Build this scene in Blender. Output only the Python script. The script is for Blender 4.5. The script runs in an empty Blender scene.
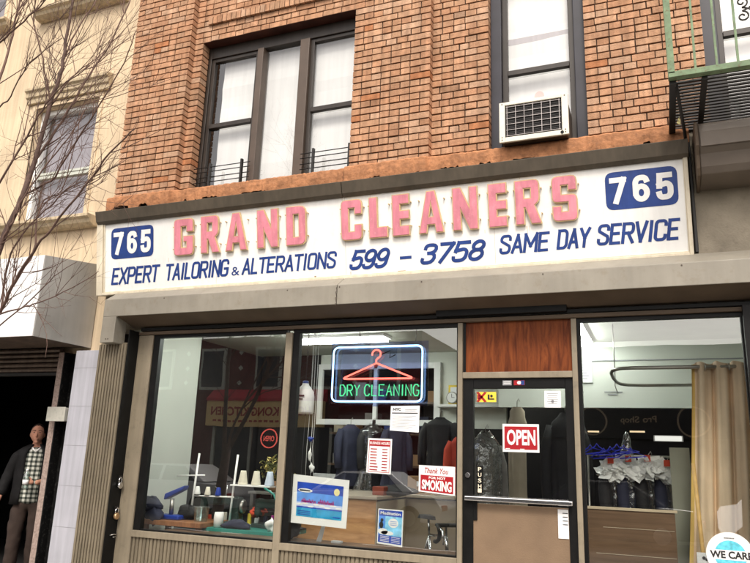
import bpy, bmesh, math, random
from mathutils import Vector, Matrix
random.seed(7)
S = bpy.context.scene
C = S.collection
R = math.radians

# ------------------------------------------------------------------ materials
def nd(nt, typ, **kw):
    n = nt.nodes.new(typ)
    for k, v in kw.items(): setattr(n, k, v)
    return n

def base_mat(name):
    m = bpy.data.materials.new(name); m.use_nodes = True
    nt = m.node_tree
    return m, nt, nt.nodes['Principled BSDF'], nt.nodes['Material Output']

def pmat(name, col, rough=.6, var=.15, scale=5., bump=0., bscale=60., metal=0., streak=0., spec=.4, dirt=0., dcol=(.03,.022,.015), attr=None):
    """painted / stone / fabric surface: noise-varied colour, vertical streaks, speckled dirt, fine bump"""
    m, nt, b, out = base_mat(name)
    L = nt.links.new
    tc = nd(nt, 'ShaderNodeTexCoord')
    n = nd(nt, 'ShaderNodeTexNoise'); n.inputs['Scale'].default_value = scale; n.inputs['Detail'].default_value = 6
    L(tc.outputs['Object'], n.inputs['Vector'])
    mr = nd(nt, 'ShaderNodeMapRange'); mr.inputs['From Min'].default_value = .3; mr.inputs['From Max'].default_value = .7
    mr.inputs['To Min'].default_value = 1 - var; mr.inputs['To Max'].default_value = 1 + var
    L(n.outputs['Fac'], mr.inputs['Value'])
    fac = mr.outputs['Result']
    if streak:
        mp = nd(nt, 'ShaderNodeMapping'); mp.inputs['Scale'].default_value = (14, 14, .7)
        L(tc.outputs['Object'], mp.inputs['Vector'])
        n2 = nd(nt, 'ShaderNodeTexNoise'); n2.inputs['Scale'].default_value = 1.5; n2.inputs['Detail'].default_value = 4
        L(mp.outputs['Vector'], n2.inputs['Vector'])
        mr2 = nd(nt, 'ShaderNodeMapRange'); mr2.inputs['From Min'].default_value = .35; mr2.inputs['From Max'].default_value = .65
        mr2.inputs['To Min'].default_value = 1 - streak; mr2.inputs['To Max'].default_value = 1 + streak * .35
        L(n2.outputs['Fac'], mr2.inputs['Value'])
        mm = nd(nt, 'ShaderNodeMath', operation='MULTIPLY'); L(fac, mm.inputs[0]); L(mr2.outputs['Result'], mm.inputs[1])
        fac = mm.outputs[0]
    vm = nd(nt, 'ShaderNodeVectorMath', operation='SCALE')
    if attr:
        at = nd(nt, 'ShaderNodeAttribute'); at.attribute_name = attr
        L(at.outputs['Color'], vm.inputs[0])
    else:
        vm.inputs[0].default_value = col[:3]
    L(fac, vm.inputs['Scale'])
    cs = vm.outputs['Vector']
    if dirt:
        n3 = nd(nt, 'ShaderNodeTexNoise'); n3.inputs['Scale'].default_value = scale * 3.3; n3.inputs['Detail'].default_value = 8
        n3.inputs['Roughness'].default_value = .7
        L(tc.outputs['Object'], n3.inputs['Vector'])
        mr3 = nd(nt, 'ShaderNodeMapRange'); mr3.inputs['From Min'].default_value = .54; mr3.inputs['From Max'].default_value = .68
        mr3.inputs['To Max'].default_value = dirt
        L(n3.outputs['Fac'], mr3.inputs['Value'])
        mx = nd(nt, 'ShaderNodeMix', data_type='RGBA'); L(mr3.outputs['Result'], mx.inputs['Factor'])
        L(cs, mx.inputs['A']); mx.inputs['B'].default_value = (*dcol, 1)
        cs = mx.outputs['Result']
    L(cs, b.inputs['Base Color'])
    b.inputs['Roughness'].default_value = rough; b.inputs['Metallic'].default_value = metal
    b.inputs['Specular IOR Level'].default_value = spec
    if bump:
        n4 = nd(nt, 'ShaderNodeTexNoise'); n4.inputs['Scale'].default_value = bscale; n4.inputs['Detail'].default_value = 5
        L(tc.outputs['Object'], n4.inputs['Vector'])
        bp = nd(nt, 'ShaderNodeBump'); bp.inputs['Strength'].default_value = bump; bp.inputs['Distance'].default_value = .01
        L(n4.outputs['Fac'], bp.inputs['Height']); L(bp.outputs['Normal'], b.inputs['Normal'])
    return m

def wood(name, c1, c2, sx=(1.2, 1.2, 18), rough=.5, spec=.3):
    m, nt, b, out = base_mat(name); L = nt.links.new
    tc = nd(nt, 'ShaderNodeTexCoord'); mp = nd(nt, 'ShaderNodeMapping'); mp.inputs['Scale'].default_value = sx
    L(tc.outputs['Object'], mp.inputs['Vector'])
    n = nd(nt, 'ShaderNodeTexNoise'); n.inputs['Scale'].default_value = 1.6; n.inputs['Detail'].default_value = 8; n.inputs['Distortion'].default_value = .8
    n.inputs['Roughness'].default_value = .65
    L(mp.outputs['Vector'], n.inputs['Vector'])
    cr = nd(nt, 'ShaderNodeValToRGB'); cr.color_ramp.elements[0].position = .32; cr.color_ramp.elements[0].color = (*c1, 1)
    cr.color_ramp.elements[1].position = .68; cr.color_ramp.elements[1].color = (*c2, 1)
    L(n.outputs['Fac'], cr.inputs['Fac'])
    n2 = nd(nt, 'ShaderNodeTexNoise'); n2.inputs['Scale'].default_value = 2.2
    L(tc.outputs['Object'], n2.inputs['Vector'])
    mr = nd(nt, 'ShaderNodeMapRange'); mr.inputs['To Min'].default_value = .55; mr.inputs['To Max'].default_value = 1.4
    L(n2.outputs['Fac'], mr.inputs['Value'])
    vm = nd(nt, 'ShaderNodeVectorMath', operation='SCALE'); L(cr.outputs['Color'], vm.inputs[0]); L(mr.outputs['Result'], vm.inputs['Scale'])
    L(vm.outputs['Vector'], b.inputs['Base Color']); b.inputs['Roughness'].default_value = rough; b.inputs['Specular IOR Level'].default_value = spec
    return m

def glass(name, base=.06, tint=(1, 1, 1), rough=.0, gain=1.0, refl=(1, 1, 1), wave=(1.1, .06, .02)):
    m = bpy.data.materials.new(name); m.use_nodes = True; nt = m.node_tree; nt.nodes.clear(); L = nt.links.new
    out = nd(nt, 'ShaderNodeOutputMaterial'); t = nd(nt, 'ShaderNodeBsdfTransparent'); t.inputs['Color'].default_value = (*tint, 1)
    g = nd(nt, 'ShaderNodeBsdfGlossy'); g.inputs['Roughness'].default_value = rough; g.inputs['Color'].default_value = (*refl, 1)
    lw = nd(nt, 'ShaderNodeLayerWeight'); lw.inputs['Blend'].default_value = .5      # same reflectance from either side of the pane
    pw = nd(nt, 'ShaderNodeMath', operation='POWER'); pw.inputs[1].default_value = 4.0; L(lw.outputs['Facing'], pw.inputs[0])
    f = nd(nt, 'ShaderNodeMath', operation='MULTIPLY_ADD'); f.inputs[1].default_value = .92; f.inputs[2].default_value = .05; L(pw.outputs[0], f.inputs[0])
    ma = nd(nt, 'ShaderNodeMath', operation='MULTIPLY_ADD'); ma.inputs[1].default_value = gain; ma.inputs[2].default_value = base
    # gentle waviness of old plate glass
    tc = nd(nt, 'ShaderNodeTexCoord'); n = nd(nt, 'ShaderNodeTexNoise'); n.inputs['Scale'].default_value = wave[0]
    L(tc.outputs['Object'], n.inputs['Vector'])
    bp = nd(nt, 'ShaderNodeBump'); bp.inputs['Strength'].default_value = wave[1]; bp.inputs['Distance'].default_value = wave[2]
    L(n.outputs['Fac'], bp.inputs['Height']); L(bp.outputs['Normal'], g.inputs['Normal'])
    L(f.outputs[0], ma.inputs[0]); mx = nd(nt, 'ShaderNodeMixShader')
    L(ma.outputs[0], mx.inputs['Fac']); L(t.outputs[0], mx.inputs[1]); L(g.outputs[0], mx.inputs[2]); L(mx.outputs[0], out.inputs['Surface'])
    return m

def emit(name, col, st):
    m = bpy.data.materials.new(name); m.use_nodes = True; nt = m.node_tree; nt.nodes.clear()
    out = nd(nt, 'ShaderNodeOutputMaterial'); e = nd(nt, 'ShaderNodeEmission'); e.inputs['Color'].default_value = (*col, 1); e.inputs['Strength'].default_value = st
    nt.links.new(e.outputs[0], out.inputs['Surface']); return m

M = {}
M['brick'] = pmat('brick', (1, 1, 1), rough=.88, var=.2, scale=11, bump=.7, bscale=80, attr='tone', spec=.15, streak=.22, dirt=.35, dcol=(.2, .1, .055))
M['mortar'] = pmat('mortar', (.06, .033, .02), rough=.95, var=.3, scale=20, bump=.3)
M['terracotta'] = pmat('terracotta_paint', (.37, .165, .075), rough=.85, var=.35, scale=13, bump=1.0, bscale=30, dirt=.6, dcol=(.2, .1, .06))
M['tar'] = pmat('tar', (.05, .034, .024), rough=.8, var=.4, scale=25, bump=.8, bscale=40)
M['stucco'] = pmat('cream_stucco', (.62, .49, .335), rough=.9, var=.12, scale=1.6, bump=.35, bscale=70, streak=.12, dirt=.1, dcol=(.46, .35, .23))
M['stone_trim'] = pmat('stone_trim', (.5, .4, .265), rough=.85, var=.12, scale=4, bump=.3, streak=.25)
M['cap'] = pmat('cap_flashing', (.085, .068, .048), rough=.6, var=.18, scale=3, streak=.15)
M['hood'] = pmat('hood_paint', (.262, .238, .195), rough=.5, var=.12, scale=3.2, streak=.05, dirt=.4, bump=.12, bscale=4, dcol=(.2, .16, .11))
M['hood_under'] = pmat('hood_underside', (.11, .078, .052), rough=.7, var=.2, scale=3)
M['tan'] = pmat('tan_frame', (.262, .22, .158), rough=.45, var=.12, scale=3, streak=.12, dirt=.2)
M['rib'] = pmat('tan_ribs', (.205, .17, .118), rough=.55, var=.14, scale=3, streak=.25, dirt=.25, dcol=(.14, .1, .06))
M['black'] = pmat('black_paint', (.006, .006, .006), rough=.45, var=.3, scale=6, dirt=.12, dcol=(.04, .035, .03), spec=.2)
M['iron'] = pmat('black_iron', (.015, .013, .012), rough=.5, var=.3, scale=10)
M['bronze'] = pmat('dark_window_frame', (.034, .026, .021), rough=.4, var=.2, scale=5, streak=.2)
M['navy_jamb'] = pmat('navy_jamb', (.018, .017, .026), rough=.45, var=.25, scale=5)
M['mullion'] = pmat('brown_mullion', (.085, .06, .045), rough=.45, var=.15, scale=4)
M['lintel'] = pmat('rusty_lintel', (.06, .018, .011), rough=.7, var=.4, scale=7)
M['sign_white'] = pmat('sign_white', (.88, .87, .84), rough=.35, var=.03, scale=2, streak=.045, dirt=.1, dcol=(.6, .5, .36))
M['sign_frame'] = pmat('sign_frame', (.76, .68, .53), rough=.45, var=.08, scale=5, streak=.12, dirt=.3, dcol=(.45, .32, .17))
M['sign_brown'] = pmat('sign_frame_line', (.3, .22, .13), rough=.5, var=.2, scale=9)
M['pink'] = pmat('pink_letter', (.68, .23, .29), rough=.55, var=.14, scale=6, streak=.16, dirt=.35, dcol=(.74, .4, .42))
M['letter_side'] = pmat('letter_return', (.58, .42, .22), rough=.55, var=.2, scale=9)
M['blue'] = pmat('sign_blue', (.018, .05, .22), rough=.4, var=.14, scale=7, streak=.12, dirt=.2, dcol=(.05, .12, .36))
M['white'] = pmat('white_paint', (.82, .81, .79), rough=.5, var=.04, scale=4)
M['paper'] = pmat('paper', (.85, .85, .85), rough=.7, var=.03, scale=5)
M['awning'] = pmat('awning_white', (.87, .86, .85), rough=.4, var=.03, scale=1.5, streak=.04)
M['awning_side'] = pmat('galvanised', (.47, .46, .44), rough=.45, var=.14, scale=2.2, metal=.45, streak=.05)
M['tile'] = pmat('white_tile', (.45, .45, .5), rough=.45, var=.07, scale=3, streak=.12)
M['grout'] = pmat('tile_joint', (.28, .28, .3), rough=.8)
M['stonejamb'] = pmat('speckled_stone', (.33, .25, .215), rough=.7, var=.3, scale=40, bump=.4, dirt=.5, dcol=(.18, .11, .1))
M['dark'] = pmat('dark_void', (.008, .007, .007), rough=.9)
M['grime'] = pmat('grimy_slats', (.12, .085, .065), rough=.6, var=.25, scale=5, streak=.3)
M['blind'] = pmat('window_blind', (.8, .79, .77), rough=.75, var=.12, scale=1.1, streak=.06)
M['lilac'] = pmat('lilac_blind', (.4, .36, .38), rough=.8, var=.1, scale=2, streak=.1)
M['ac'] = pmat('ac_cream', (.74, .69, .58), rough=.5, var=.06, scale=5, dirt=.15, dcol=(.4, .28, .16))
M['ac_side'] = pmat('ac_side_metal', (.08, .06, .045), rough=.5, var=.25, scale=6)
M['coil'] = pmat('condenser_coil', (.012, .01, .01), rough=.7, var=.4, scale=30)
M['wire'] = pmat('grille_wire', (.33, .3, .29), rough=.4, metal=.5)
M['green_iron'] = pmat('green_iron', (.165, .235, .135), rough=.7, var=.25, scale=12, dirt=.75, dcol=(.12, .05, .025))
M['greywall'] = pmat('grey_render', (.29, .25, .19), rough=.85, var=.25, scale=4, bump=.5, dirt=.3, dcol=(.12, .1, .075))
M['bark'] = pmat('bark', (.1, .062, .05), rough=.85, var=.35, scale=18, bump=.5, bscale=50)
M['twig'] = pmat('twig_bark', (.135, .08, .062), rough=.85, var=.3, scale=12)
M['glass'] = glass('plate_glass', .1, tint=(.94, .97, .95), gain=1.2)
M['glass_up'] = glass('upper_pane', .07, tint=(.93, .94, .94), gain=1.0)
M['glass_dull'] = glass('dull_pane', .06, tint=(.8, .8, .82), gain=1.0)
M['plastic'] = glass('clear_plastic', .1, tint=(.88, .9, .9), rough=.16, gain=1.2, wave=(16, .6, .03))
M['acrylic'] = glass('neon_acrylic', .03, tint=(.62, .68, .88), rough=.05, gain=.6)
M['intwall'] = pmat('interior_wall', (.68, .7, .635), rough=.8, var=.04, scale=2)
M['ceil'] = pmat('interior_ceiling', (.6, .63, .56), rough=.9, var=.05, scale=3)
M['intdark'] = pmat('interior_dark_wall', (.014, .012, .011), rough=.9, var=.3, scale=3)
M['intfloor'] = pmat('interior_floor', (.14, .12, .1), rough=.5, var=.2, scale=3)
M['tube'] = emit('fluorescent', (.96, 1, .94), 60)
M['glow'] = emit('warm_lamp', (1, .75, .45), 1.2)
M['glow_w'] = emit('white_lamp', (1, .97, .9), 1.1)
M['neon_b'] = emit('neon_blue', (.36, .62, 1), 5)
M['neon_r'] = emit('neon_red', (1, .16, .12), 3.2)
M['neon_g'] = emit('neon_green', (.12, .85, .38), 1.35)
M['ply'] = wood('plywood_red', (.075, .016, .006), (.25, .067, .018), (13, 13, 1.7), rough=.5, spec=.15)
M['ply_light'] = wood('plywood_orange', (.5, .24, .1), (.72, .4, .18), (2, 2, 12), rough=.4)
M['board'] = pmat('brown_board', (.2, .133, .082), rough=.65, var=.12, scale=4, bump=.15, bscale=90)
M['boarddark'] = wood('brown_counter_board', (.11, .066, .04), (.18, .11, .068), (.7, .7, 14), rough=.35)
M['beige'] = pmat('beige_panel', (.5, .4, .28), rough=.6, var=.08, scale=3)
M['greypanel'] = pmat('grey_panel', (.24, .24, .19), rough=.7, var=.1, scale=3)
M['counter_top'] = pmat('counter_top', (.52, .43, .32), rough=.3, var=.08, scale=5)
M['chrome'] = pmat('chrome', (.72, .72, .73), rough=.22, metal=1, var=.05)
M['steel'] = pmat('dull_steel', (.42, .4, .37), rough=.35, metal=.9, var=.1)
M['brass'] = pmat('brass', (.55, .36, .2), rough=.4, metal=.8, var=.2)
M['curtain'] = pmat('curtain', (.78, .6, .42), rough=.85, var=.12, scale=4, streak=.12)
M['curtain_lining'] = pmat('curtain_lining', (.66, .45, .14), rough=.85, var=.12, scale=5)
M['sign_red'] = pmat('sign_red', (.36, .009, .016), rough=.4, var=.08)
M['ink'] = pmat('ink', (.02, .02, .022), rough=.6)
M['grey_ink'] = pmat('grey_ink', (.3, .3, .32), rough=.6)
M['poster_deep'] = pmat('poster_deep_blue', (.02, .07, .45), rough=.4, var=.3, scale=5)
M['poster_mid'] = pmat('poster_mid_blue', (.09, .28, .75), rough=.4, var=.25, scale=8)
M['poster_sea'] = pmat('poster_sea', (.03, .33, .6), rough=.4, var=.25, scale=10)
M['poster_pink'] = pmat('poster_pink', (.5, .03, .3), rough=.4)
M['yellow'] = pmat('yellow', (.85, .62, .06), rough=.5)
M['sun_pale'] = pmat('poster_sun', (.85, .75, .35), rough=.5)
M['cyan'] = pmat('sticker_cyan', (.12, .55, .68), rough=.5, var=.3, scale=30)
M['jacket'] = pmat('black_cloth', (.012, .011, .012), rough=.75, var=.3, scale=9, bump=.3, bscale=25)
M['orange'] = pmat('red_orange_cloth', (.55, .06, .025), rough=.8, var=.2, scale=8)
M['navycloth'] = pmat('navy_cloth', (.02, .022, .045), rough=.8, var=.3, scale=6)
M['greycloth'] = pmat('grey_cloth', (.16, .15, .14), rough=.8, var=.3, scale=6)
M['beigecloth'] = pmat('beige_cloth', (.42, .36, .27), rough=.85, var=.12, scale=6)
M['whitecloth'] = pmat('white_cloth', (.8, .8, .78), rough=.8, var=.12, scale=9)
M['hangerblue'] = pmat('hanger_blue', (.02, .03, .5), rough=.35)
M['teal'] = pmat('teal_paint', (.03, .21, .17), rough=.4, var=.15)
M['bluetool'] = pmat('blue_enamel', (.015, .045, .3), rough=.35, var=.1)
M['machine'] = pmat('green_black_enamel', (.025, .04, .035), rough=.35, var=.25)
M['thread'] = pmat('cream_thread', (.75, .7, .58), rough=.9, var=.08, scale=20)
M['thread_b'] = pmat('pale_blue_thread', (.62, .7, .82), rough=.9, var=.08, scale=20)
M['tub'] = glass('clear_tub', .16, tint=(.72, .82, .8), rough=.25, gain=1)
M['cardboard'] = pmat('cardboard', (.3, .17, .085), rough=.8, var=.12)
M['skin'] = pmat('skin', (.5, .25, .17), rough=.75, var=.16, scale=26, spec=.2, bump=.15, bscale=120)
M['hair'] = pmat('dark_hair', (.025, .014, .01), rough=.6, var=.3, scale=40)
M['trouser'] = pmat('brown_trousers', (.034, .021, .016), rough=.85, var=.25, scale=7, bump=.3, bscale=18)
M['leather'] = pmat('dark_jacket', (.007, .0065, .007), rough=.75, var=.4, scale=8, bump=.8, bscale=14, spec=.2)
M['asphalt'] = pmat('asphalt', (.05, .05, .05), rough=.9, var=.25, scale=3, bump=.4, bscale=120)
M['pave'] = pmat('pavement', (.32, .3, .27), rough=.9, var=.15, scale=2, bump=.3, bscale=90, dirt=.2)
M['redbrick'] = pmat('dark_red_wall', (.11, .018, .018), rough=.8, var=.2, scale=8)
M['yellowsign'] = pmat('yellow_sign', (.82, .6, .27), rough=.6, var=.06)
M['signletter'] = pmat('red_sign_letters', (.36, .035, .03), rough=.6)
M['redawning'] = pmat('red_awning', (.5, .03, .05), rough=.7, var=.1)
M['rubber'] = pmat('rubber', (.014, .013, .013), rough=.7)
M['darkfront'] = pmat('dark_shopfront', (.05, .04, .035), rough=.8, var=.3, scale=1.5)
M['chipped'] = pmat('chipped_black', (.007, .007, .007), rough=.5, var=.3, scale=9, dirt=.5, dcol=(.09, .085, .08), spec=.2)
M['boxgrey'] = pmat('box_grey', (.42, .41, .36), rough=.5, var=.15, dirt=.25)
M['plaster_pale'] = pmat('pale_render', (.5, .52, .46), rough=.9, var=.08)

def plaid():
    m, nt, b, out = base_mat('plaid_shirt'); L = nt.links.new
    tc = nd(nt, 'ShaderNodeTexCoord')
    facs = []
    for ax in ('X', 'Z'):
        w = nd(nt, 'ShaderNodeTexWave', wave_type='BANDS', bands_direction=ax); w.inputs['Scale'].default_value = 6.0; w.inputs['Distortion'].default_value = .4
        L(tc.outputs['Object'], w.inputs['Vector'])
        g = nd(nt, 'ShaderNodeMath', operation='GREATER_THAN'); g.inputs[1].default_value = .55; L(w.outputs['Fac'], g.inputs[0]); facs.append(g)
    a = nd(nt, 'ShaderNodeMath', operation='ADD'); L(facs[0].outputs[0], a.inputs[0]); L(facs[1].outputs[0], a.inputs[1])
    h = nd(nt, 'ShaderNodeMath', operation='MULTIPLY'); h.inputs[1].default_value = .5; L(a.outputs[0], h.inputs[0])
    cr = nd(nt, 'ShaderNodeValToRGB'); cr.color_ramp.elements[0].color = (.62, .62, .56, 1); cr.color_ramp.elements[1].color = (.012, .018, .016, 1)
    e = cr.color_ramp.elements.new(.5); e.color = (.16, .17, .14, 1)
    L(h.outputs[0], cr.inputs['Fac']); L(cr.outputs['Color'], b.inputs['Base Color']); b.inputs['Roughness'].default_value = .85
    return m
M['plaid'] = plaid()

# ------------------------------------------------------------------ mesh helpers
def wloc(p):
    v = Vector((0, 0, 0))
    while p is not None:
        v += p.location; p = p.parent
    return v

class MB:
    def __init__(s): s.v = []; s.f = []; s.mi = []; s.sm = []; s.col = []; s.cm = 0
    def quadface(s, pts, mi=None, smooth=False, col=None):
        i = len(s.v); s.v += [tuple(p) for p in pts]; s.f.append(tuple(range(i, i + len(pts)))); s.mi.append(s.cm if mi is None else mi); s.sm.append(smooth); s.col.append(col)
    def faces(s, vs, fs, mi=None, smooth=False, col=None):
        i = len(s.v); s.v += [tuple(p) for p in vs]
        for f in fs:
            s.f.append(tuple(i + k for k in f)); s.mi.append(s.cm if mi is None else mi); s.sm.append(smooth); s.col.append(col)
    def box(s, x0, x1, y0, y1, z0, z1, mi=None, col=None):
        v = [(x, y, z) for z in (z0, z1) for y in (y0, y1) for x in (x0, x1)]
        s.faces(v, [(0, 2, 3, 1), (4, 5, 7, 6), (0, 1, 5, 4), (2, 6, 7, 3), (0, 4, 6, 2), (1, 3, 7, 5)], mi, False, col)
    def hexa(s, a, b, mi=None):      # two quads a (4 pts) and b (4 pts)
        s.faces(list(a) + list(b), [(0, 1, 2, 3), (7, 6, 5, 4), (0, 4, 5, 1), (1, 5, 6, 2), (2, 6, 7, 3), (3, 7, 4, 0)], mi)
    def prism_x(s, prof, x0, x1, mi=None):   # profile in (y,z) extruded along x
        n = len(prof)
        vs = [(x0, y, z) for y, z in prof] + [(x1, y, z) for y, z in prof]
        s.faces(vs, [tuple(range(n))] + [tuple(range(2 * n - 1, n - 1, -1))] + [(i, i + n, (i + 1) % n + n, (i + 1) % n) for i in range(n)], mi)
    def tube(s, pts, r, n=8, mi=None, caps=True, closed=False):
        pts = [Vector(p) for p in pts]; m = len(pts)
        rs = r if isinstance(r, (list, tuple)) else [r] * m
        up = Vector((0, 0, 1)); prev = None; rings = []
        for i, p in enumerate(pts):
            if closed: d = (pts[(i + 1) % m] - pts[i - 1])
            else: d = pts[min(i + 1, m - 1)] - pts[max(i - 1, 0)]
            if d.length < 1e-9: d = Vector((0, 0, 1))
            d.normalize()
            if prev is None:
                a = d.cross(up)
                if a.length < .05: a = d.cross(Vector((1, 0, 0)))
            else:
                a = prev - d * prev.dot(d)
                if a.length < 1e-6: a = d.cross(up)
            a.normalize(); prev = a; b = d.cross(a)
            rings.append([p + (a * math.cos(2 * math.pi * k / n) + b * math.sin(2 * math.pi * k / n)) * rs[i] for k in range(n)])
        i0 = len(s.v)
        for rg in rings: s.v += [tuple(q) for q in rg]
        mm = s.cm if mi is None else mi
        for i in range(m if closed else m - 1):
            j = (i + 1) % m
            for k in range(n):
                s.f.append((i0 + i * n + k, i0 + i * n + (k + 1) % n, i0 + j * n + (k + 1) % n, i0 + j * n + k)); s.mi.append(mm); s.sm.append(True); s.col.append(None)
        if caps and not closed:
            s.f.append(tuple(i0 + k for k in range(n - 1, -1, -1))); s.f.append(tuple(i0 + (m - 1) * n + k for k in range(n)))
            s.mi += [mm, mm]; s.sm += [False, False]; s.col += [None, None]
    def lathe(s, prof, c, n=20, mi=None, ax='z'):   # profile (r, h)
        i0 = len(s.v); m = len(prof)
        for r, h in prof:
            for k in range(n):
                a = 2 * math.pi * k / n; p = (r * math.cos(a), r * math.sin(a), h)
                if ax == 'y': p = (p[0], p[2], p[1])
                if ax == 'x': p = (p[2], p[0], p[1])
                s.v.append((c[0] + p[0], c[1] + p[1], c[2] + p[2]))
        mm = s.cm if mi is None else mi
        for i in range(m - 1):
            for k in range(n):
                s.f.append((i0 + i * n + k, i0 + i * n + (k + 1) % n, i0 + (i + 1) * n + (k + 1) % n, i0 + (i + 1) * n + k)); s.mi.append(mm); s.sm.append(True); s.col.append(None)
        s.f.append(tuple(i0 + k for k in range(n - 1, -1, -1))); s.f.append(tuple(i0 + (m - 1) * n + k for k in range(n)))
        s.mi += [mm, mm]; s.sm += [False, False]; s.col += [None, None]
    def build(s, name, mats, parent=None, bevel=0., fix=True):
        me = bpy.data.meshes.new(name); off = wloc(parent) if parent else Vector((0, 0, 0))
        me.from_pydata([tuple(Vector(p) - off) for p in s.v], [], s.f)
        mats = mats if isinstance(mats, (list, tuple)) else [mats]
        for m in mats: me.materials.append(M[m] if isinstance(m, str) else m)
        me.polygons.foreach_set('material_index', s.mi); me.polygons.foreach_set('use_smooth', s.sm)
        if any(c is not None for c in s.col):
            ca = me.color_attributes.new('tone', 'FLOAT_COLOR', 'CORNER')
            for p, c in zip(me.polygons, s.col):
                for li in p.loop_indices: ca.data[li].color = (*(c or (.3, .2, .1)), 1)
        if fix:
            bm = bmesh.new(); bm.from_mesh(me); bmesh.ops.recalc_face_normals(bm, faces=bm.faces); bm.to_mesh(me); bm.free()
        me.update()
        o = bpy.data.objects.new(name, me); C.objects.link(o)
        if parent: o.parent = parent
        if bevel:
            md = o.modifiers.new('edge', 'BEVEL'); md.width = bevel; md.segments = 2; md.limit_method = 'ANGLE'; md.angle_limit = R(40)
        return o

def tag(o, label=None, cat=None, group=None, kind=None):
    if label: o['label'] = label
    if cat: o['category'] = cat
    if group: o['group'] = group
    if kind: o['kind'] = kind
    return o

def thing(name, label, cat, loc, group=None):
    o = bpy.data.objects.new(name, None); C.objects.link(o); o.location = loc; o.empty_display_size = .1
    return tag(o, label, cat, group)

def bx(name, mats, parent, *b, bevel=.004):
    m = MB(); m.box(*b); return m.build(name, mats, parent, bevel)

# planar 2-D writing ----------------------------------------------------------
def curve_mesh(cu):
    o = bpy.data.objects.new('tmp', cu); C.objects.link(o)
    dg = bpy.context.evaluated_depsgraph_get(); dg.update()
    me = bpy.data.meshes.new_from_object(o.evaluated_get(dg))
    vs = [tuple(v.co) for v in me.vertices]; fs = [tuple(p.vertices) for p in me.polygons]
    bpy.data.objects.remove(o); bpy.data.meshes.remove(me); bpy.data.curves.remove(cu)
    return vs, fs

_tc = {}
def text_raw(s, shear=0., off=0., space=1.):
    k = (s, shear, off, space)
    if k not in _tc:
        cu = bpy.data.curves.new('t', 'FONT'); cu.body = s; cu.size = 1; cu.shear = shear; cu.offset = off; cu.fill_mode = 'FRONT'
        cu.space_character = space; cu.resolution_u = 3
        _tc[k] = curve_mesh(cu)
    return _tc[k]

def text(mb, s, x0, x1, v0, v1, mapf, shear=0., off=.0, space=1., mi=None):
    vs, fs = text_raw(s, shear, off, space)
    xs = [v[0] for v in vs]; ys = [v[1] for v in vs]; ax, bx_, ay, by = min(xs), max(xs), min(ys), max(ys)
    f = lambda p: mapf(x0 + (p[0] - ax) / (bx_ - ax) * (x1 - x0), v0 + (p[1] - ay) / (by - ay) * (v1 - v0))
    mb.faces([f(p) for p in vs], fs, mi)

def wall_map(Y): return lambda u, v: (u, Y, v)

def quad_map(cor, Y, lift=0.):      # bilinear map (u,v in 0..1) on a sheet with corners TL,TR,BR,BL given as (x,z)
    tl, tr, br, bl = cor
    def f(u, v):
        bxx = bl[0] + (br[0] - bl[0]) * u; bz = bl[1] + (br[1] - bl[1]) * u
        tx = tl[0] + (tr[0] - tl[0]) * u; tz = tl[1] + (tr[1] - tl[1]) * u
        return (bxx + (tx - bxx) * v, Y - lift, bz + (tz - bz) * v)
    return f

def patch(mb, mp, u0, u1, v0, v1, mi):
    mb.quadface([mp(u0, v0), mp(u1, v0), mp(u1, v1), mp(u0, v1)], mi)

def disc(mb, mp, cu, cv, ru, rv, mi, n=28, a0=0, a1=360):
    pts = [mp(cu + ru * math.cos(R(a0 + (a1 - a0) * k / n)), cv + rv * math.sin(R(a0 + (a1 - a0) * k / n))) for k in range(n + (a1 - a0 != 360))]
    mb.quadface(pts, mi)

def stroke2d(mb, mp, pts, w, mi):   # flat stroke in map space
    for a, b in zip(pts[:-1], pts[1:]):
        d = Vector((b[0] - a[0], b[1] - a[1])); 
        if d.length < 1e-9: continue
        n = Vector((-d.y, d.x)).normalized() * w / 2
        mb.quadface([mp(a[0] - n.x, a[1] - n.y), mp(b[0] - n.x, b[1] - n.y), mp(b[0] + n.x, b[1] + n.y), mp(a[0] + n.x, a[1] + n.y)], mi)

# ------------------------------------------------------------------ camera, light, world
cam = bpy.data.cameras.new('camera'); co = bpy.data.objects.new('camera', cam); C.objects.link(co)
pit, yaw, rol = R(14.17856), R(22.41699), R(2.02775)
F = Vector((-math.sin(yaw) * math.cos(pit), math.cos(yaw) * math.cos(pit), math.sin(pit)))
r0 = Vector((math.cos(yaw), math.sin(yaw), 0)); u0 = r0.cross(F)
rx = r0 * math.cos(rol) + u0 * math.sin(rol); ux = -r0 * math.sin(rol) + u0 * math.cos(rol)
mw = Matrix((rx, ux, -F)).transposed().to_4x4(); mw.translation = Vector((0, -6.3, 1.6)); co.matrix_world = mw
cam.sensor_width = 36; cam.lens = 704.385 / 750 * 36; cam.clip_start = .05; cam.clip_end = 2000
S.camera = co

SUN_EL, SUN_AZ = 50, 165      # where the veiled light comes from: over the street, slightly right
w = bpy.data.worlds.new('World'); S.world = w; w.use_nodes = True; nt = w.node_tree
bg = nt.nodes['Background']; sky = nd(nt, 'ShaderNodeTexSky'); sky.sky_type = 'NISHITA'; sky.sun_disc = False
sky.sun_elevation = R(SUN_EL); sky.sun_rotation = R(SUN_AZ - 0); sky.air_density = 1.0; sky.dust_density = 3.0
hs = nd(nt, 'ShaderNodeHueSaturation'); hs.inputs['Saturation'].default_value = .25
nt.links.new(sky.outputs[0], hs.inputs['Color'])
tc = nd(nt, 'ShaderNodeTexCoord'); ns = nd(nt, 'ShaderNodeTexNoise'); ns.inputs['Scale'].default_value = 3; ns.inputs['Detail'].default_value = 5
nt.links.new(tc.outputs['Generated'], ns.inputs['Vector'])
mr = nd(nt, 'ShaderNodeMapRange'); mr.inputs['To Min'].default_value = 1.5; mr.inputs['To Max'].default_value = 2.3
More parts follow.
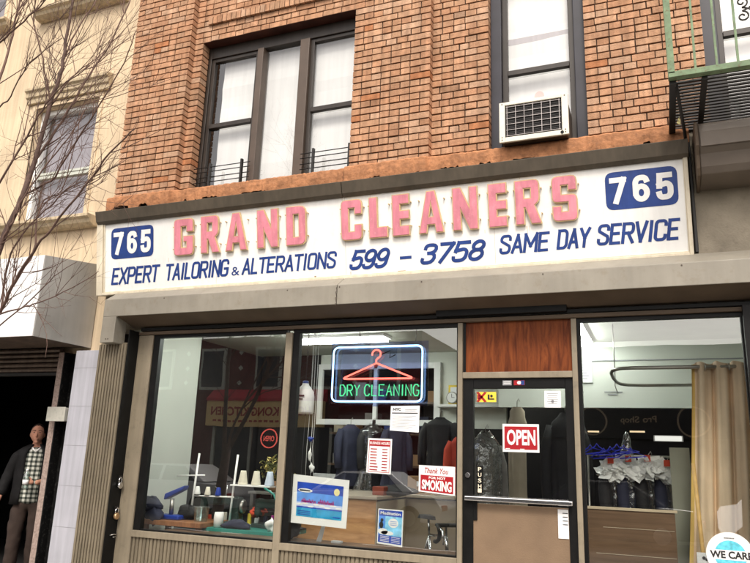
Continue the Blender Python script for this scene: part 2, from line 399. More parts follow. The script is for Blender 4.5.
nt.links.new(ns.outputs['Fac'], mr.inputs['Value'])
vs_ = nd(nt, 'ShaderNodeVectorMath', operation='MULTIPLY'); vs_.inputs[1].default_value = (1.07, 1.0, .93)
vk = nd(nt, 'ShaderNodeVectorMath', operation='SCALE'); nt.links.new(hs.outputs['Color'], vs_.inputs[0]); nt.links.new(vs_.outputs[0], vk.inputs[0]); nt.links.new(mr.outputs['Result'], vk.inputs['Scale'])
nt.links.new(vk.outputs[0], bg.inputs['Color']); bg.inputs['Strength'].default_value = .15
sl = bpy.data.lights.new('sun', 'SUN'); sl.energy = 2.3; sl.angle = R(14); sl.color = (1, .95, .86)
so = bpy.data.objects.new('sun', sl); C.objects.link(so)
az = R(SUN_AZ); d = Vector((math.sin(az) * math.cos(R(SUN_EL)), math.cos(az) * math.cos(R(SUN_EL)), math.sin(R(SUN_EL))))
so.rotation_euler = d.to_track_quat('Z', 'Y').to_euler(); so.location = (0, -10, 20)
S.view_settings.view_transform = 'Standard'; S.view_settings.look = 'None'; S.view_settings.exposure = 0; S.view_settings.gamma = 1
S.cycles.use_denoising = True; S.cycles.max_bounces = 8; S.cycles.transparent_max_bounces = 24; S.cycles.sample_clamp_indirect = 4
S.cycles.caustics_reflective = False; S.cycles.caustics_refractive = False

# ------------------------------------------------------------------ ground
def struct(name, mb, mats): return tag(mb.build(name, mats), kind='structure')
m = MB(); m.quadface([(-300, -300, -.13), (300, -300, -.13), (300, 300, -.13), (-300, 300, -.13)]); struct('ground', m, 'asphalt')
m = MB(); m.box(-60, 60, -3.2, -.02, -.125, 0.0); struct('pavement', m, 'pave')
m = MB(); m.box(-60, 60, -3.36, -3.205, -.125, .004); m.box(-60, 60, -13.0, -12.84, -.125, .004); struct('kerb', m, 'plaster_pale')
m = MB(); m.box(-60, 60, -15.7, -13.005, -.125, 0.0); struct('pavement', m, pmat('old_pavement', (.14, .13, .12), rough=.9, var=.2, scale=2))
m = MB()
for k in range(-10, 11): m.box(k * 5 - 1, k * 5 + 1, -8.15, -8.03, -.124, -.121)
struct('road_marking', m, 'white')

# ------------------------------------------------------------------ brick building
BB = thing('brick_building', 'orange brick building with the dry cleaner shop on its ground floor', 'building', (-2.2, 1.5, 0))
HOLES = [(-5.0, -2.9, 4.4, 6.51), (-1.44, -.5, 4.4, 6.75), (.53, 1.5, 4.4, 6.75)]
COURSE = .0765; Z0 = 4.45; ZT = 8.7
TONES = [(0.463, 0.266, 0.16), (0.448, 0.247, 0.145), (0.468, 0.276, 0.169), (0.453, 0.252, 0.149), (0.463, 0.266, 0.16), (0.433, 0.232, 0.133), (0.492, 0.309, 0.203), (0.458, 0.258, 0.156), (0.443, 0.239, 0.14), (0.468, 0.278, 0.173)]
def brick_rows(mb, x0, x1, yf, yb, holes, z0=Z0, z1=ZT, seed=1, skipz=None):
    rnd = random.Random(seed); k = 0; z = z0; J = .0065
    while z < z1 - .01:
        zt = z + COURSE - .0145
        cuts = sorted((h[0], h[1]) for h in holes if h[2] < z + .05 and h[3] > z + .02)
        spans = [(x0, x1)]
        for c0, c1 in cuts:
            nx = []
            for p, q in spans:
                if q <= c0 or p >= c1: nx.append((p, q))
                else:
                    if p < c0: nx.append((p, c0))
                    if q > c1: nx.append((c1, q))
            spans = nx
        for p, q in spans:      # every run of wall starts and ends on a whole brick
            Ls = []; tot = 0; first = True
            while tot < q - p:
                L = .104 if k % 2 == 0 else (.219 if rnd.random() < .6 and not (first and rnd.random() < .5) else .104)
                first = False; Ls.append(L); tot += L + J
            if len(Ls) > 1 and tot - (q - p) > Ls[-1] * .5: tot -= Ls.pop() + J
            sc = (q - p + J) / tot; x = p
            for L in Ls:
                w_ = (L + J) * sc - J
                t = rnd.choice(TONES); f = rnd.uniform(.93, 1.07); r = rnd.random()
                if r < .015: f *= .75
                if r > .985: t = (.42, .18, .085)
                j = rnd.uniform(-.003, .003); dz = rnd.uniform(-.0018, .0018)
                e0 = rnd.uniform(0, .004) if x > p + .01 else 0; e1 = rnd.uniform(0, .004) if x + w_ < q - .01 else 0
                mb.box(x + e0, x + w_ - e1, yf + j, yb, z + dz, zt + dz + rnd.uniform(-.002, .001), col=(t[0] * f, t[1] * f, t[2] * f))
                x += w_ + J
        z += COURSE; k += 1
def mortar(mb, x0, x1, y0, y1, z0, z1, holes, ins=.012):
    xs = sorted({x0, x1} | {c for h in holes for c in (h[0] - ins, h[1] + ins) if x0 < c < x1})
    for a, b in zip(xs[:-1], xs[1:]):
        mid = (a + b) / 2; z = z0; blocks = sorted((h[2], h[3] + .01) for h in holes if h[0] - ins < mid < h[1] + ins)
        for p, q in blocks:
            if p > z: mb.box(a, b, y0, y1, z, p)
            z = max(z, q)
        if z < z1: mb.box(a, b, y0, y1, z, z1)
m = MB(); brick_rows(m, -5.12, -2.895, 0, .13, HOLES, seed=3); brick_rows(m, -2.05, 1.72, 0, .13, HOLES, seed=4)
# projecting rowlock course above the wide window, and soldier course
rnd = random.Random(5)
x = -4.93
while x < -2.95:
    t = rnd.choice(TONES); f = rnd.uniform(.85, 1.1)
    m.box(x, x + .058, -.035, .01, 6.735, 6.835, col=tuple(c * f for c in t)); x += .067
m.build('brickwork', 'brick', BB, fix=False)
for xa, xb, sd in ((-6.0, -5.12, 8), (-2.9, -2.03, 9)):
    m = MB(); brick_rows(m, xa, xb, -.1, .12, [], seed=sd); m.build('brick_pier', 'brick', BB, fix=False)
m = MB(); mortar(m, -5.125, 1.715, .016, .3, Z0, ZT, HOLES); m.box(-5.985, -5.135, -.084, .25, Z0, ZT); m.box(-2.885, -2.045, -.084, .01, Z0, ZT); m.box(-4.93, -2.95, -.028, .009, 6.74, 6.83)
m.build('mortar', 'mortar', BB)
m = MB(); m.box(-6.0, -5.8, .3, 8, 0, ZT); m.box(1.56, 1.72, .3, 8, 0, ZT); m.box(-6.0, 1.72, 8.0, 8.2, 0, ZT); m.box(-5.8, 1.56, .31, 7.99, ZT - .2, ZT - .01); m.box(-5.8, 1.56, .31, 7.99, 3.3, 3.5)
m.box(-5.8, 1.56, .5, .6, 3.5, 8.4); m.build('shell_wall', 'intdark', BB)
m = MB(); m.box(-6.0, 1.72, -.02, .29, 2.95, 4.44); m.build('spandrel', 'greywall', BB)
m = MB(); m.box(.335, 1.72, -.09, -.025, 3.1, 4.5); m.build('grey_wall_panel', 'greywall', BB)
# steel lintels under the brick heads
for q in ((-4.995, -2.905, .005, .155, 6.512, 6.535), (-1.435, -.505, .005, .155, 6.752, 6.77)):
    m = MB(); m.box(*q); m.build('lintel', 'lintel', BB)

# ledge of painted terracotta, broken lower edge, tar behind it
def ledge():
    m = MB(); rnd = random.Random(2); N = 260; xa, xb, dep = -6.01, .34, 0
    prev = None; notch = 0
    for i in range(N + 1):
        x = xa + (xb - xa) * i / N
        pier = -.1 if (x < -5.1 or -2.91 < x < -2.02) else 0
        zb = 4.335 + rnd.uniform(-.004, .004)
        if notch <= 0 and rnd.random() < .05: notch = rnd.randint(2, 9); dep = rnd.uniform(.02, .058)
        if notch > 0: zb += dep + rnd.uniform(-.012, .012); notch -= 1
        yf = -.16 + pier * .35 + rnd.uniform(-.004, .004); zt = 4.525 + rnd.uniform(-.004, .004)
        cur = [(x, .02 + pier * .9, zt + .02), (x, yf + .02, zt), (x, yf, zt - .02), (x, yf - .004, (zt + zb) / 2), (x, yf + .004, zb), (x, yf + .03, zb + .01)]
        if prev:
            for a in range(5): m.quadface([prev[a], cur[a], cur[a + 1], prev[a + 1]], 0)
        prev = cur
    m.build('ledge', 'terracotta', BB, fix=False)
    m = MB(); prev = None
    for i in range(N + 1):
        x = xa + (xb - xa) * i / N; y = -.115 + rnd.uniform(-.02, .012); z = 4.43 + rnd.uniform(-.02, .02)
        cur = [(x, y, 4.25), (x, y - .015, 4.36), (x, y + .02, z)]
        if prev:
            for a in range(2): m.quadface([prev[a], cur[a], cur[a + 1], prev[a + 1]], 0)
        prev = cur
    m.build('tar_strip', 'tar', BB, fix=False)
ledge()

# windows of the upper floor
def sash(parent, x0, x1, z0, z1, Y, zr, f=.045, mat='bronze', pane='glass_up'):
    w_ = MB()
    w_.box(x0, x0 + f, Y, Y + .05, z0, z1); w_.box(x1 - f, x1, Y, Y + .05, z0, z1)
    w_.box(x0 + f, x1 - f, Y, Y + .05, z0, z0 + f); w_.box(x0 + f, x1 - f, Y, Y + .05, z1 - f, z1)
    w_.box(x0 + f, x1 - f, Y - .012, Y + .04, zr - .028, zr + .028)
    o = w_.build('sash', mat, parent, .004)
    p = MB(); p.quadface([(x0 + f, Y + .03, z0 + f), (x1 - f, Y + .03, z0 + f), (x1 - f, Y + .03, z1 - f), (x0 + f, Y + .03, z1 - f)]); p.build('pane', pane, o, fix=False)
    return o
W = MB(); W.box(-5.0, -4.96, .14, .26, 4.5, 6.51); W.box(-2.94, -2.9, .14, .26, 4.5, 6.51); W.box(-4.96, -2.94, .14, .26, 6.36, 6.511)
wf = W.build('wide_window', 'bronze', BB, .005)
for xa, xb in ((-4.28, -4.2), (-3.7, -3.58)):
    m = MB(); m.box(xa, xb, .115, .24, 4.5, 6.36); m.build('mullion', 'mullion', wf, .006)
sash(wf, -4.96, -4.28, 4.54, 6.36, .16, 5.44); sash(wf, -3.58, -2.94, 4.54, 6.36, .16, 5.44)
p = MB(); p.quadface([(-4.2, .19, 4.55), (-3.7, .19, 4.55), (-3.7, .19, 6.36), (-4.2, .19, 6.36)]); p.build('pane', 'glass_up', wf, fix=False)
def blind(parent, x0, x1, z0, z1, Y, mat='blind', wob=.006):
    b_ = MB(); n = 14; pr = None
    for i in range(n + 1):
        z = z0 + (z1 - z0) * i / n; y = Y + random.uniform(-wob, wob)
        cur = [(x0 + random.uniform(-.008, .008), y, z), (x1, y + random.uniform(-wob, wob), z)]
        if pr: b_.quadface([pr[0], pr[1], cur[1], cur[0]], 0, True)
        pr = cur
    return b_.build('blind', mat, parent, fix=False)
blind(wf, -4.84, -4.24, 4.5, 6.4, .27); blind(wf, -4.24, -3.66, 4.5, 6.4, .275); blind(wf, -3.66, -2.9, 4.5, 6.4, .27)
W = MB(); W.box(-1.44, -1.33, .1, .25, 4.5, 6.76); W.box(-.61, -.5, .1, .25, 4.5, 6.76); W.box(-1.33, -.61, .1, .25, 6.62, 6.76)
wf2 = W.build('narrow_window', 'navy_jamb', BB, .006)
sash(wf2, -1.33, -.61, 4.54, 6.62, .16, 5.47, f=.055); blind(wf2, -1.34, -.6, 4.5, 6.62, .27)
m = MB(); m.box(-1.3, -.62, .265, .268, 5.86, 5.93); m.build('blind_fold', 'lilac', wf2)
m = MB(); mp = wall_map(.262)
for cx_, cz_, r_ in ((-.98, 5.22, .05), (-.95, 5.13, .035)): disc(m, mp, cx_, cz_, r_, r_ * 1.2, 0, 14)
m.build('pink_sticker', pmat('faded_pink', (.8, .5, .45)), wf2, fix=False)
W = MB(); W.box(.53, .66, .1, .25, 4.5, 6.76); W.box(1.37, 1.5, .1, .25, 4.5, 6.76); W.box(.66, 1.37, .1, .25, 6.62, 6.76)
wf3 = W.build('fire_escape_window', 'navy_jamb', BB, .006)
sash(wf3, .66, 1.37, 4.54, 6.62, .16, 5.5, f=.05); blind(wf3, .64, 1.38, 4.5, 6.62, .27)

# iron guards in the wide window
def guard(xs, x0, x1, label):
    g = thing('window_guard', label, 'window guard', ((x0 + x1) / 2, .06, 4.53), 'iron guards in the wide window')
    for x in xs:
        m = MB(); m.box(x - .011, x + .011, .04, .075, 4.52, 4.9); m.build('post', 'iron', g)
    for z in (4.6, 4.67, 4.73, 4.80, 4.855):
        m = MB(); m.tube([(x0, .057, z), (x1, .057, z)], .0055, 6); m.build('rail', 'iron', g)
guard((-4.76, -4.33), -4.99, -4.22, 'low black iron guard in the left bay of the wide upper window')
guard((-3.41, -2.975), -3.57, -2.91, 'low black iron guard in the right bay of the wide upper window')

# ------------------------------------------------------------------ air conditioner
AC = thing('air_conditioner', 'cream box air conditioner with black grille jutting from the upper window', 'air conditioner', (-.96, 0, 4.56))
m = MB(); m.box(-1.26, -.66, -.24, .3, 4.52, 4.9); m.build('case', 'ac_side', AC, .008)
m = MB(); m.box(-1.28, -1.225, -.27, -.241, 4.51, 4.92); m.box(-.705, -.645, -.27, -.241, 4.51, 4.92); m.box(-1.225, -.705, -.27, -.241, 4.51, 4.56); m.box(-1.225, -.705, -.27, -.241, 4.885, 4.92)
fr = m.build('front_frame', 'ac', AC, .006)
m = MB(); m.box(-1.225, -.705, -.252, -.2405, 4.56, 4.885)
m.build('coil', 'coil', AC)
m = MB()
for i in range(16): m.box(-1.22, -.71, -.2565, -.2525, 4.57 + i * .0195, 4.575 + i * .0195)
m.build('fin_row', pmat('fin_metal', (.018, .016, .016), rough=.6, metal=.1), AC)
m = MB()
for i in range(7): x = -1.205 + i * .08; m.box(x - .0024, x + .0024, -.268, -.2605, 4.568, 4.878)
for i in range(6): z = 4.575 + i * .059; m.box(-1.215, -.715, -.264, -.258, z - .0024, z + .0024)
m.build('grille', 'wire', AC)
m = MB(); m.lathe([(.016, -.2725), (.016, -.2705)], (-.705, 0, 4.535), 14, ax='y'); m.build('knob', 'black', AC)
for x in (-1.252, -.675):
    for z in (4.535, 4.56, 4.9):
        m = MB(); m.lathe([(.006, -.272), (.006, -.2702)], (x, 0, z), 8, ax='y'); m.build('screw', 'ac_side', AC)

# ------------------------------------------------------------------ cap flashing + sign
m = MB(); prof = [(-.33, 4.165), (-.365, 4.278), (-.12, 4.37), (-.05, 4.37), (-.05, 4.14), (-.3, 4.14)]
m.prism_x(prof, -6.0, -2.86); m.prism_x(prof, -2.853, .318)
m.build('cap_flashing', 'cap', BB, .004)

P0 = Vector((0, -.15, 3.367)); P1 = Vector((0, -.28, 4.1705)); TV = (P1 - P0).normalized(); NV = Vector((0, -TV.z, TV.y))
def SM(lift=0.): return lambda u, v: tuple(P0 + Vector((u, 0, 0)) + TV * v + NV * lift)
SG = thing('shop_sign', 'long white shop sign with raised pink letters reading GRAND CLEANERS', 'sign', (-2.85, -.15, 3.36))
def sbox(mb, u0, u1, v0, v1, l0, l1, mi=None):
    a = [SM(l0)(*q) for q in ((u0, v0), (u1, v0), (u1, v1), (u0, v1))]; b = [SM(l1)(*q) for q in ((u0, v0), (u1, v0), (u1, v1), (u0, v1))]
    mb.hexa(a, b, mi)
m = MB(); sbox(m, -5.99, .29, -.02, .82, -.1, 0); m.build('panel', 'sign_white', SG)
m = MB(); sbox(m, -6.012, -5.925, -.042, .84, -.1, .022); sbox(m, -5.925, .275, -.042, -.012, -.1, .022); sbox(m, -5.925, .275, .815, .84, -.1, .022); sbox(m, .275, .307, -.042, .84, -.1, .022)
m.build('frame', 'sign_frame', SG, .005)
m = MB(); sbox(m, -5.924, -5.9, -.011, .814, 0.001, .014); sbox(m, -5.9, .268, .805, .814, .001, .014); sbox(m, -5.9, .268, -.011, -.002, .001, .012); sbox(m, .268, .2745, -.011, .814, .001, .012)
m.build('bead', 'sign_frame', SG, .002)
m = MB(); sbox(m, -5.93, .28, .8405, .846, -.02, .024); sbox(m, -5.918, -5.913, -.01, .81, .0142, .0155); m.build('frame_line', 'sign_brown', SG)
rnd = random.Random(6)
for q in ((-2.8, -2.795, -.01, .03, .001, .0025), (-3.2, -3.18, .0, .012, .001, .004), (-2.3, -2.22, -.008, .004, .001, .006)):
    m = MB(); sbox(m, *q); m.build('stain', 'sign_brown', SG)
for i in range(14):      # thin rust runs from the letter fixings and the top frame
    u = rnd.uniform(-5.7, .1); v = rnd.choice((.8, .33, .33)); m = MB(); sbox(m, u, u + rnd.uniform(.002, .004), v - rnd.uniform(.02, .07), v, .0008, .0016); m.build('rust_run', M.setdefault('rust_run', pmat('rust_run', (.62, .5, .36), rough=.6, var=.2)), SG)
for u in (-4.38, -2.85, -1.35):   # joints between the sheets of the panel
    m = MB(); sbox(m, u, u + .003, -.01, .81, .0006, .0012); m.build('panel_joint', M.setdefault('panel_joint', pmat('panel_joint', (.55, .5, .42))), SG)

# raised block letters: outlines in a unit box, (x, y, corner rounding)
def ring(pts, w, h, seg=3):
    out = []; n = len(pts)
    for i, p in enumerate(pts):
        x, y = p[0] * w, p[1] * h; r = p[2] if len(p) > 2 else 0
        if not r: out.append((x, y)); continue
        a = pts[i - 1]; b = pts[(i + 1) % n]
        va = Vector((a[0] * w - x, a[1] * h - y)); vb = Vector((b[0] * w - x, b[1] * h - y))
        ra = min(r, va.length * .5); rb = min(r, vb.length * .5); va.normalize(); vb.normalize()
        q0 = Vector((x, y)) + va * ra; q2 = Vector((x, y)) + vb * rb; c = Vector((x, y))
        for k in range(seg + 1):
            t = k / seg; q = q0 * (1 - t) ** 2 + c * 2 * t * (1 - t) + q2 * t * t; out.append((q.x, q.y))
    return out
r_ = .045
GL = {
 'G': [[(0, 0, r_), (1, 0, r_), (1, .52), (.5, .52), (.5, .37), (.66, .37), (.66, .2), (.36, .2), (.36, .8), (.66, .8), (.66, .64), (1, .64), (1, 1, r_), (0, 1, r_)]],
 'R': [[(0, 0), (.36, 0), (.36, .38), (.42, .38), (.66, 0), (1.06, 0), (.8, .42), (1, .52, .03), (1, 1, r_), (0, 1)], [(.36, .58), (.66, .58), (.66, .82), (.36, .82)]],
 'A': [[(-.05, 0), (.28, 0), (.33, .2), (.67, .2), (.72, 0), (1.05, 0), (.68, 1), (.32, 1)], [(.39, .38), (.61, .38), (.5, .74)]],
 'N': [[(0, 0), (.32, 0), (.32, .5), (.68, 0), (1, 0), (1, 1), (.68, 1), (.68, .5), (.32, 1), (0, 1)]],
 'D': [[(0, 0), (1, 0, .07), (1, 1, .07), (0, 1)], [(.36, .2), (.65, .2), (.65, .8), (.36, .8)]],
 'C': [[(0, 0, r_), (1, 0, r_), (1, .37), (.66, .37), (.66, .2), (.36, .2), (.36, .8), (.66, .8), (.66, .64), (1, .64), (1, 1, r_), (0, 1, r_)]],
 'L': [[(0, 0), (1, 0), (1, .25), (.44, .25), (.44, 1), (0, 1)]],
 'E': [[(0, 0), (1, 0), (1, .23), (.45, .23), (.45, .4), (1, .4), (1, .6), (.45, .6), (.45, .77), (1, .77), (1, 1), (0, 1)]],
 'S': [[(0, 0, r_), (1, 0, r_), (1, .58, r_), (.36, .58), (.36, .8), (.66, .8), (.66, .68), (1, .68), (1, 1, r_), (0, 1, r_), (0, .42, r_), (.65, .42), (.65, .2), (.36, .2), (.36, .33), (0, .33)]],
}
def glyph(ch, wd, ht, offset, ext):
    cu = bpy.data.curves.new('g', 'CURVE'); cu.dimensions = '2D'; cu.fill_mode = 'BOTH'; cu.extrude = ext; cu.offset = offset
    for rg in GL[ch]:
        pts = ring(rg, wd, ht); sp = cu.splines.new('POLY'); sp.points.add(len(pts) - 1)
        for q, p in zip(sp.points, pts): q.co = (p[0], p[1], 0, 1)
        sp.use_cyclic_u = True
    return curve_mesh(cu)
LET = [('G', -4.905, -4.655), ('R', -4.55, -4.33), ('A', -4.225, -3.985), ('N', -3.845, -3.6), ('D', -3.498, -3.275),
       ('C', -2.875, -2.655), ('L', -2.573, -2.385), ('E', -2.33, -2.16), ('A', -2.05, -1.83), ('N', -1.725, -1.49), ('E', -1.385, -1.22), ('R', -1.14, -.925), ('S', -.81, -.6)]
V0, V1 = .342, .742
for ch, a, b in LET:
    lt = None
    for (off, l0, l1, mat, nm) in ((.005, .012, .031, 'letter_side', 'letter'), (-.004, .0315, .036, 'pink', 'letter_face')):
        vs, fs = glyph(ch, b - a, V1 - V0, off, (l1 - l0) / 2)
        m = MB(); m.faces([tuple(P0 + Vector((a + v[0], 0, 0)) + TV * (V0 + v[1]) + NV * ((l0 + l1) / 2 + v[2])) for v in vs], fs)
        o = m.build(nm, mat, lt or SG)
        if lt is None:
            lt = o
            for (uu, vv) in ((-.06, .18), (-.06, .8), (1.08, .22), (1.08, .8)):
                q0 = P0 + Vector((a + uu * (b - a), 0, 0)) + TV * (V0 + vv * (V1 - V0)); pm = MB(); pm.tube([q0, q0 + NV * .03], .0065, 6)
                pm.build('mounting_pin', 'letter_side', lt)
# painted lettering: condensed gothic drawn as mitred strokes
def arc(cx, cy, rx, ry, a0, a1, n=6): return [(cx + rx * math.cos(R(a0 + (a1 - a0) * k / n)), cy + ry * math.sin(R(a0 + (a1 - a0) * k / n))) for k in range(n + 1)]
_o = arc(.7, .82, .3, .18, 0, 90) + arc(.3, .82, .3, .18, 90, 180) + arc(.3, .18, .3, .18, 180, 270) + arc(.7, .18, .3, .18, 270, 360)
_o = _o + [_o[0]]
_c = arc(.7, .82, .3, .18, -8, 90) + arc(.3, .82, .3, .18, 90, 180) + arc(.3, .18, .3, .18, 180, 270) + arc(.7, .18, .3, .18, 270, 368)
_s = arc(.7, .82, .3, .18, -10, 90) + arc(.3, .8, .3, .2, 90, 215, 8) + arc(.68, .24, .32, .24, 45, -90, 8) + arc(.3, .18, .3, .18, 270, 170)
_e = [[(0, 0), (0, 1)], [(0, 1), (.92, 1)], [(0, .52), (.78, .52)], [(0, 0), (.92, 0)]]
ST = {'E': _e, 'X': [[(0, 0), (1, 1)], [(0, 1), (1, 0)]], 'P': [[(0, 0), (0, 1)], [(0, 1)] + arc(.7, .8, .3, .2, 90, 0) + arc(.7, .67, .3, .2, 0, -90) + [(0, .47)]],
      'R': [[(0, 0), (0, 1)], [(0, 1)] + arc(.7, .8, .3, .2, 90, 0) + arc(.7, .69, .3, .2, 0, -90) + [(0, .49)], [(.5, .49), (1, 0)]],
      'T': [[(-.05, 1), (1.05, 1)], [(.5, 1), (.5, 0)]], 'A': [[(0, 0), (.5, 1)], [(.5, 1), (1, 0)], [(.2, .3), (.8, .3)]], 'I': [[(.5, 0), (.5, 1)]], 'L': [[(0, 1), (0, 0)], [(0, 0), (.9, 0)]],
      'O': [_o], 'N': [[(0, 0), (0, 1)], [(0, 1), (1, 0)], [(1, 0), (1, 1)]], 'G': [_c[:-1] + [(1, .45)], [(1, .45), (.55, .45)]], 'S': [_s], 'C': [_c],
      'M': [[(0, 0), (0, 1)], [(0, 1), (.5, .3)], [(.5, .3), (1, 1)], [(1, 1), (1, 0)]], 'D': [[(0, 0), (0, 1)], [(0, 1)] + arc(.6, .75, .4, .25, 90, 0) + arc(.6, .25, .4, .25, 0, -90) + [(0, 0)]],
      'Y': [[(0, 1), (.5, .48)], [(.5, .48), (1, 1)], [(.5, .48), (.5, 0)]], 'V': [[(0, 1), (.5, 0)], [(.5, 0), (1, 1)]], 'K': [[(0, 0), (0, 1)], [(.95, 1), (.05, .42)], [(.35, .62), (1, 0)]],
      '5': [[(.95, 1), (.1, 1)], [(.1, 1), (.04, .52)], [(.04, .55)] + arc(.6, .4, .4, .22, 90, 0) + arc(.6, .24, .4, .24, 0, -90) + arc(.3, .17, .3, .17, 270, 185)],
      '9': [arc(.5, .7, .5, .3, 0, 360, 20), [(1, .7)] + arc(.55, .26, .45, .26, 0, -90) + arc(.35, .15, .33, .15, 270, 190)], '6': [arc(.5, .3, .5, .3, 0, 360, 20), [(0, .3)] + arc(.45, .74, .45, .26, 180, 90) + arc(.65, .85, .33, .15, 90, 10)],
      '3': [arc(.3, .85, .3, .15, 190, 90) + arc(.55, .77, .4, .23, 90, -90) + [(.4, .54)], [(.4, .54)] + arc(.55, .27, .45, .27, 90, -90) + arc(.3, .16, .3, .16, 270, 170)],
      '7': [[(0, 1), (1, 1)], [(1, 1), (.3, 0)]], '8': [arc(.5, .76, .42, .24, 0, 360, 18), arc(.5, .27, .5, .27, 0, 360, 20)], '-': [[(.0, .45), (1, .45)]], 'H': [[(0, 0), (0, 1)], [(1, 0), (1, 1)], [(0, .5), (1, .5)]], 'U': [[(0, 1), (0, .2)] + arc(.3, .2, .3, .2, 180, 270) + arc(.7, .2, .3, .2, 270, 360) + [(1, .2), (1, 1)]]}
WIDE = {'I': .3, 'L': .78, 'T': .9, 'E': .92, 'M': 1.25, '-': .8}
def ribbon(mb, mp, pts, w, lift, square=True):
    q = [Vector(p) for p in pts]; q = [q[0]] + [b for a, b in zip(q[:-1], q[1:]) if (b - a).length > 1e-6]
    cl = (q[0] - q[-1]).length < 1e-5
    if not cl and square:
        d0 = (q[1] - q[0]).normalized(); d1 = (q[-1] - q[-2]).normalized(); q[0] = q[0] - d0 * w * .5; q[-1] = q[-1] + d1 * w * .5
    L_, R_ = [], []
    for i, p in enumerate(q):
        a = q[i] - q[i - 1] if i else (q[0] - q[-2] if cl else q[1] - q[0]); b = q[i + 1] - q[i] if i < len(q) - 1 else (q[1] - q[0] if cl else q[-1] - q[-2])
        a.normalize(); b.normalize(); t_ = (a + b)
        if t_.length < 1e-4: t_ = a
        t_.normalize(); n_ = Vector((-t_.y, t_.x)); k = 1 / max(.45, abs(n_.dot(Vector((-b.y, b.x)))))
        L_.append(p + n_ * w * .5 * k); R_.append(p - n_ * w * .5 * k)
    for i in range(len(q) - 1):
        mb.quadface([mp(*R_[i], lift), mp(*R_[i + 1], lift), mp(*L_[i + 1], lift), mp(*L_[i], lift)])
def gothic(mb, s_, u0_, u1_, v0_, v1_, mapf, w=.17, shear=0., gap=.36, lift0=.002, mi=None):
    # mapf(u, v, lift); letters share the span by their relative widths
    if mi is not None: mb.cm = mi
    h = v1_ - v0_; sw = w * h; tot = sum(WIDE.get(c, 1) for c in s_); n = len(s_)
    H_ = h - sw; span = (u1_ - u0_) - shear * h
    k = (span - sw) / (tot + gap * (n - 1)); x = u0_ + sw / 2; li = 0
    for c in s_:
        wd = WIDE.get(c, 1) * k
        for st in ST[c]:
            pts = [(x + p[0] * wd + shear * p[1] * h, v0_ + sw / 2 + p[1] * H_) for p in st]
            ribbon(mb, mapf, pts, sw, lift0 + .00012 * (li % 5)); li += 1
        x += wd + gap * k
    mb.cm = 0
SM3 = lambda u, v, l: tuple(P0 + Vector((u, 0, 0)) + TV * v + NV * l)
def fixed(mp): return lambda u, v, l: mp(u, v)
def sheet3(cor, Y): return lambda u, v, l: quad_map(cor, Y, l)(u, v)
def paint_line(name, items, mat, lift=.0025, **kw):
    m = MB()
    for s, u0_, u1_, v0_, v1_, k in items: text(m, s, u0_, u1_, v0_, v1_, SM(lift), **k)
    m.build(name, mat, SG, fix=False)
def goth_line(name, items, **kw):
    for it in items:
        m = MB(); gothic(m, *it, SM3, **kw); m.build('lettering', 'blue', SG, fix=False)
goth_line('lettering_expert_tailoring', [('EXPERT', -5.81, -5.12, .072, .268), ('TAILORING', -5.055, -4.205, .075, .262), ('ALTERATIONS', -4.06, -2.94, .077, .25)], shear=.13, w=.145)
m = MB(); text(m, '&', -4.185, -4.085, .078, .17, SM(.0025), off=.004); m.build('lettering', 'blue', SG, fix=False)
goth_line('lettering_phone_number', [('599', -2.82, -2.36, .042, .242), ('-', -2.3, -2.13, .05, .22), ('3758', -2.08, -1.41, .045, .245)], shear=.3, w=.17, gap=.34)
goth_line('lettering_same_day_service', [('SAME', -1.315, -.845, .087, .265), ('DAY', -.8, -.495, .092, .272), ('SERVICE', -.46, .226, .1, .285)], shear=.13, w=.145)
for (a, b, v0_, v1_) in ((-5.815, -5.212, .368, .728), (-.36, .22, .4, .733)):
    m = MB(); vs = ring([(0, 0, .07), (1, 0, .07), (1, 1, .07), (0, 1, .07)], b - a, v1_ - v0_, 5)
    m.quadface([SM(.002)(a + x, v0_ + y) for x, y in vs]); pl = m.build('number_plate', 'blue', SG, fix=False)
    m = MB(); w3 = (b - a)
    for ch, c0, c1 in (('7', .06, .30), ('6', .385, .62), ('5', .705, .94)):
        gothic(m, ch, a + c0 * w3, a + c1 * w3, v0_ + .05, v1_ - .05, SM3, w=.2, lift0=.0045)
    m.build('numerals', 'sign_white', pl, fix=False)

# ------------------------------------------------------------------ hood over the shop front
m = MB(); prof = [(-.15, 3.34), (-.33, 3.222), (-.33, 3.03), (-.318, 3.03), (-.318, 3.2), (-.15, 3.30)]
for a, b in ((-5.71, -2.86), (-2.855, 1.9)): m.prism_x(prof, a, b)
m.box(-5.71, -5.525, -.33, -.15, 2.74, 3.03); m.box(-5.71, -5.70, -.318, -.15, 3.03, 3.2)
hd = m.build('hood', 'hood', BB, .006)
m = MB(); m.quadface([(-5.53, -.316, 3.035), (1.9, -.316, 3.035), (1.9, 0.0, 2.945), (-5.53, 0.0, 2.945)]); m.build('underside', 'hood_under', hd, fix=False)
m = MB(); m.box(-1.93, -.74, -.1, -.03, 2.915, 2.975); m.box(-5.4, 1.4, -.06, .04, 2.905, 2.94); m.build('shutter_slot', 'black', hd, .004)
m = MB(); rnd = random.Random(11)
for x in (-5.63, -5.6, -4.9, -3.4, -2.83, -2.0, -.9, .2): m.lathe([(.007, -.333), (.007, -.33)], (x, 0, 2.78 if x < -5.5 else 3.2), 8, ax='y')
for i in range(9):   # dent and hairline crack by the joint
    z = 3.2 - i * .02; m.box(-2.865 + .006 * math.sin(i * 2.1), -2.858 + .006 * math.sin(i * 2.1), -.3312, -.3302, z - .021, z)
m.build('rivet_line', 'ac_side', hd)

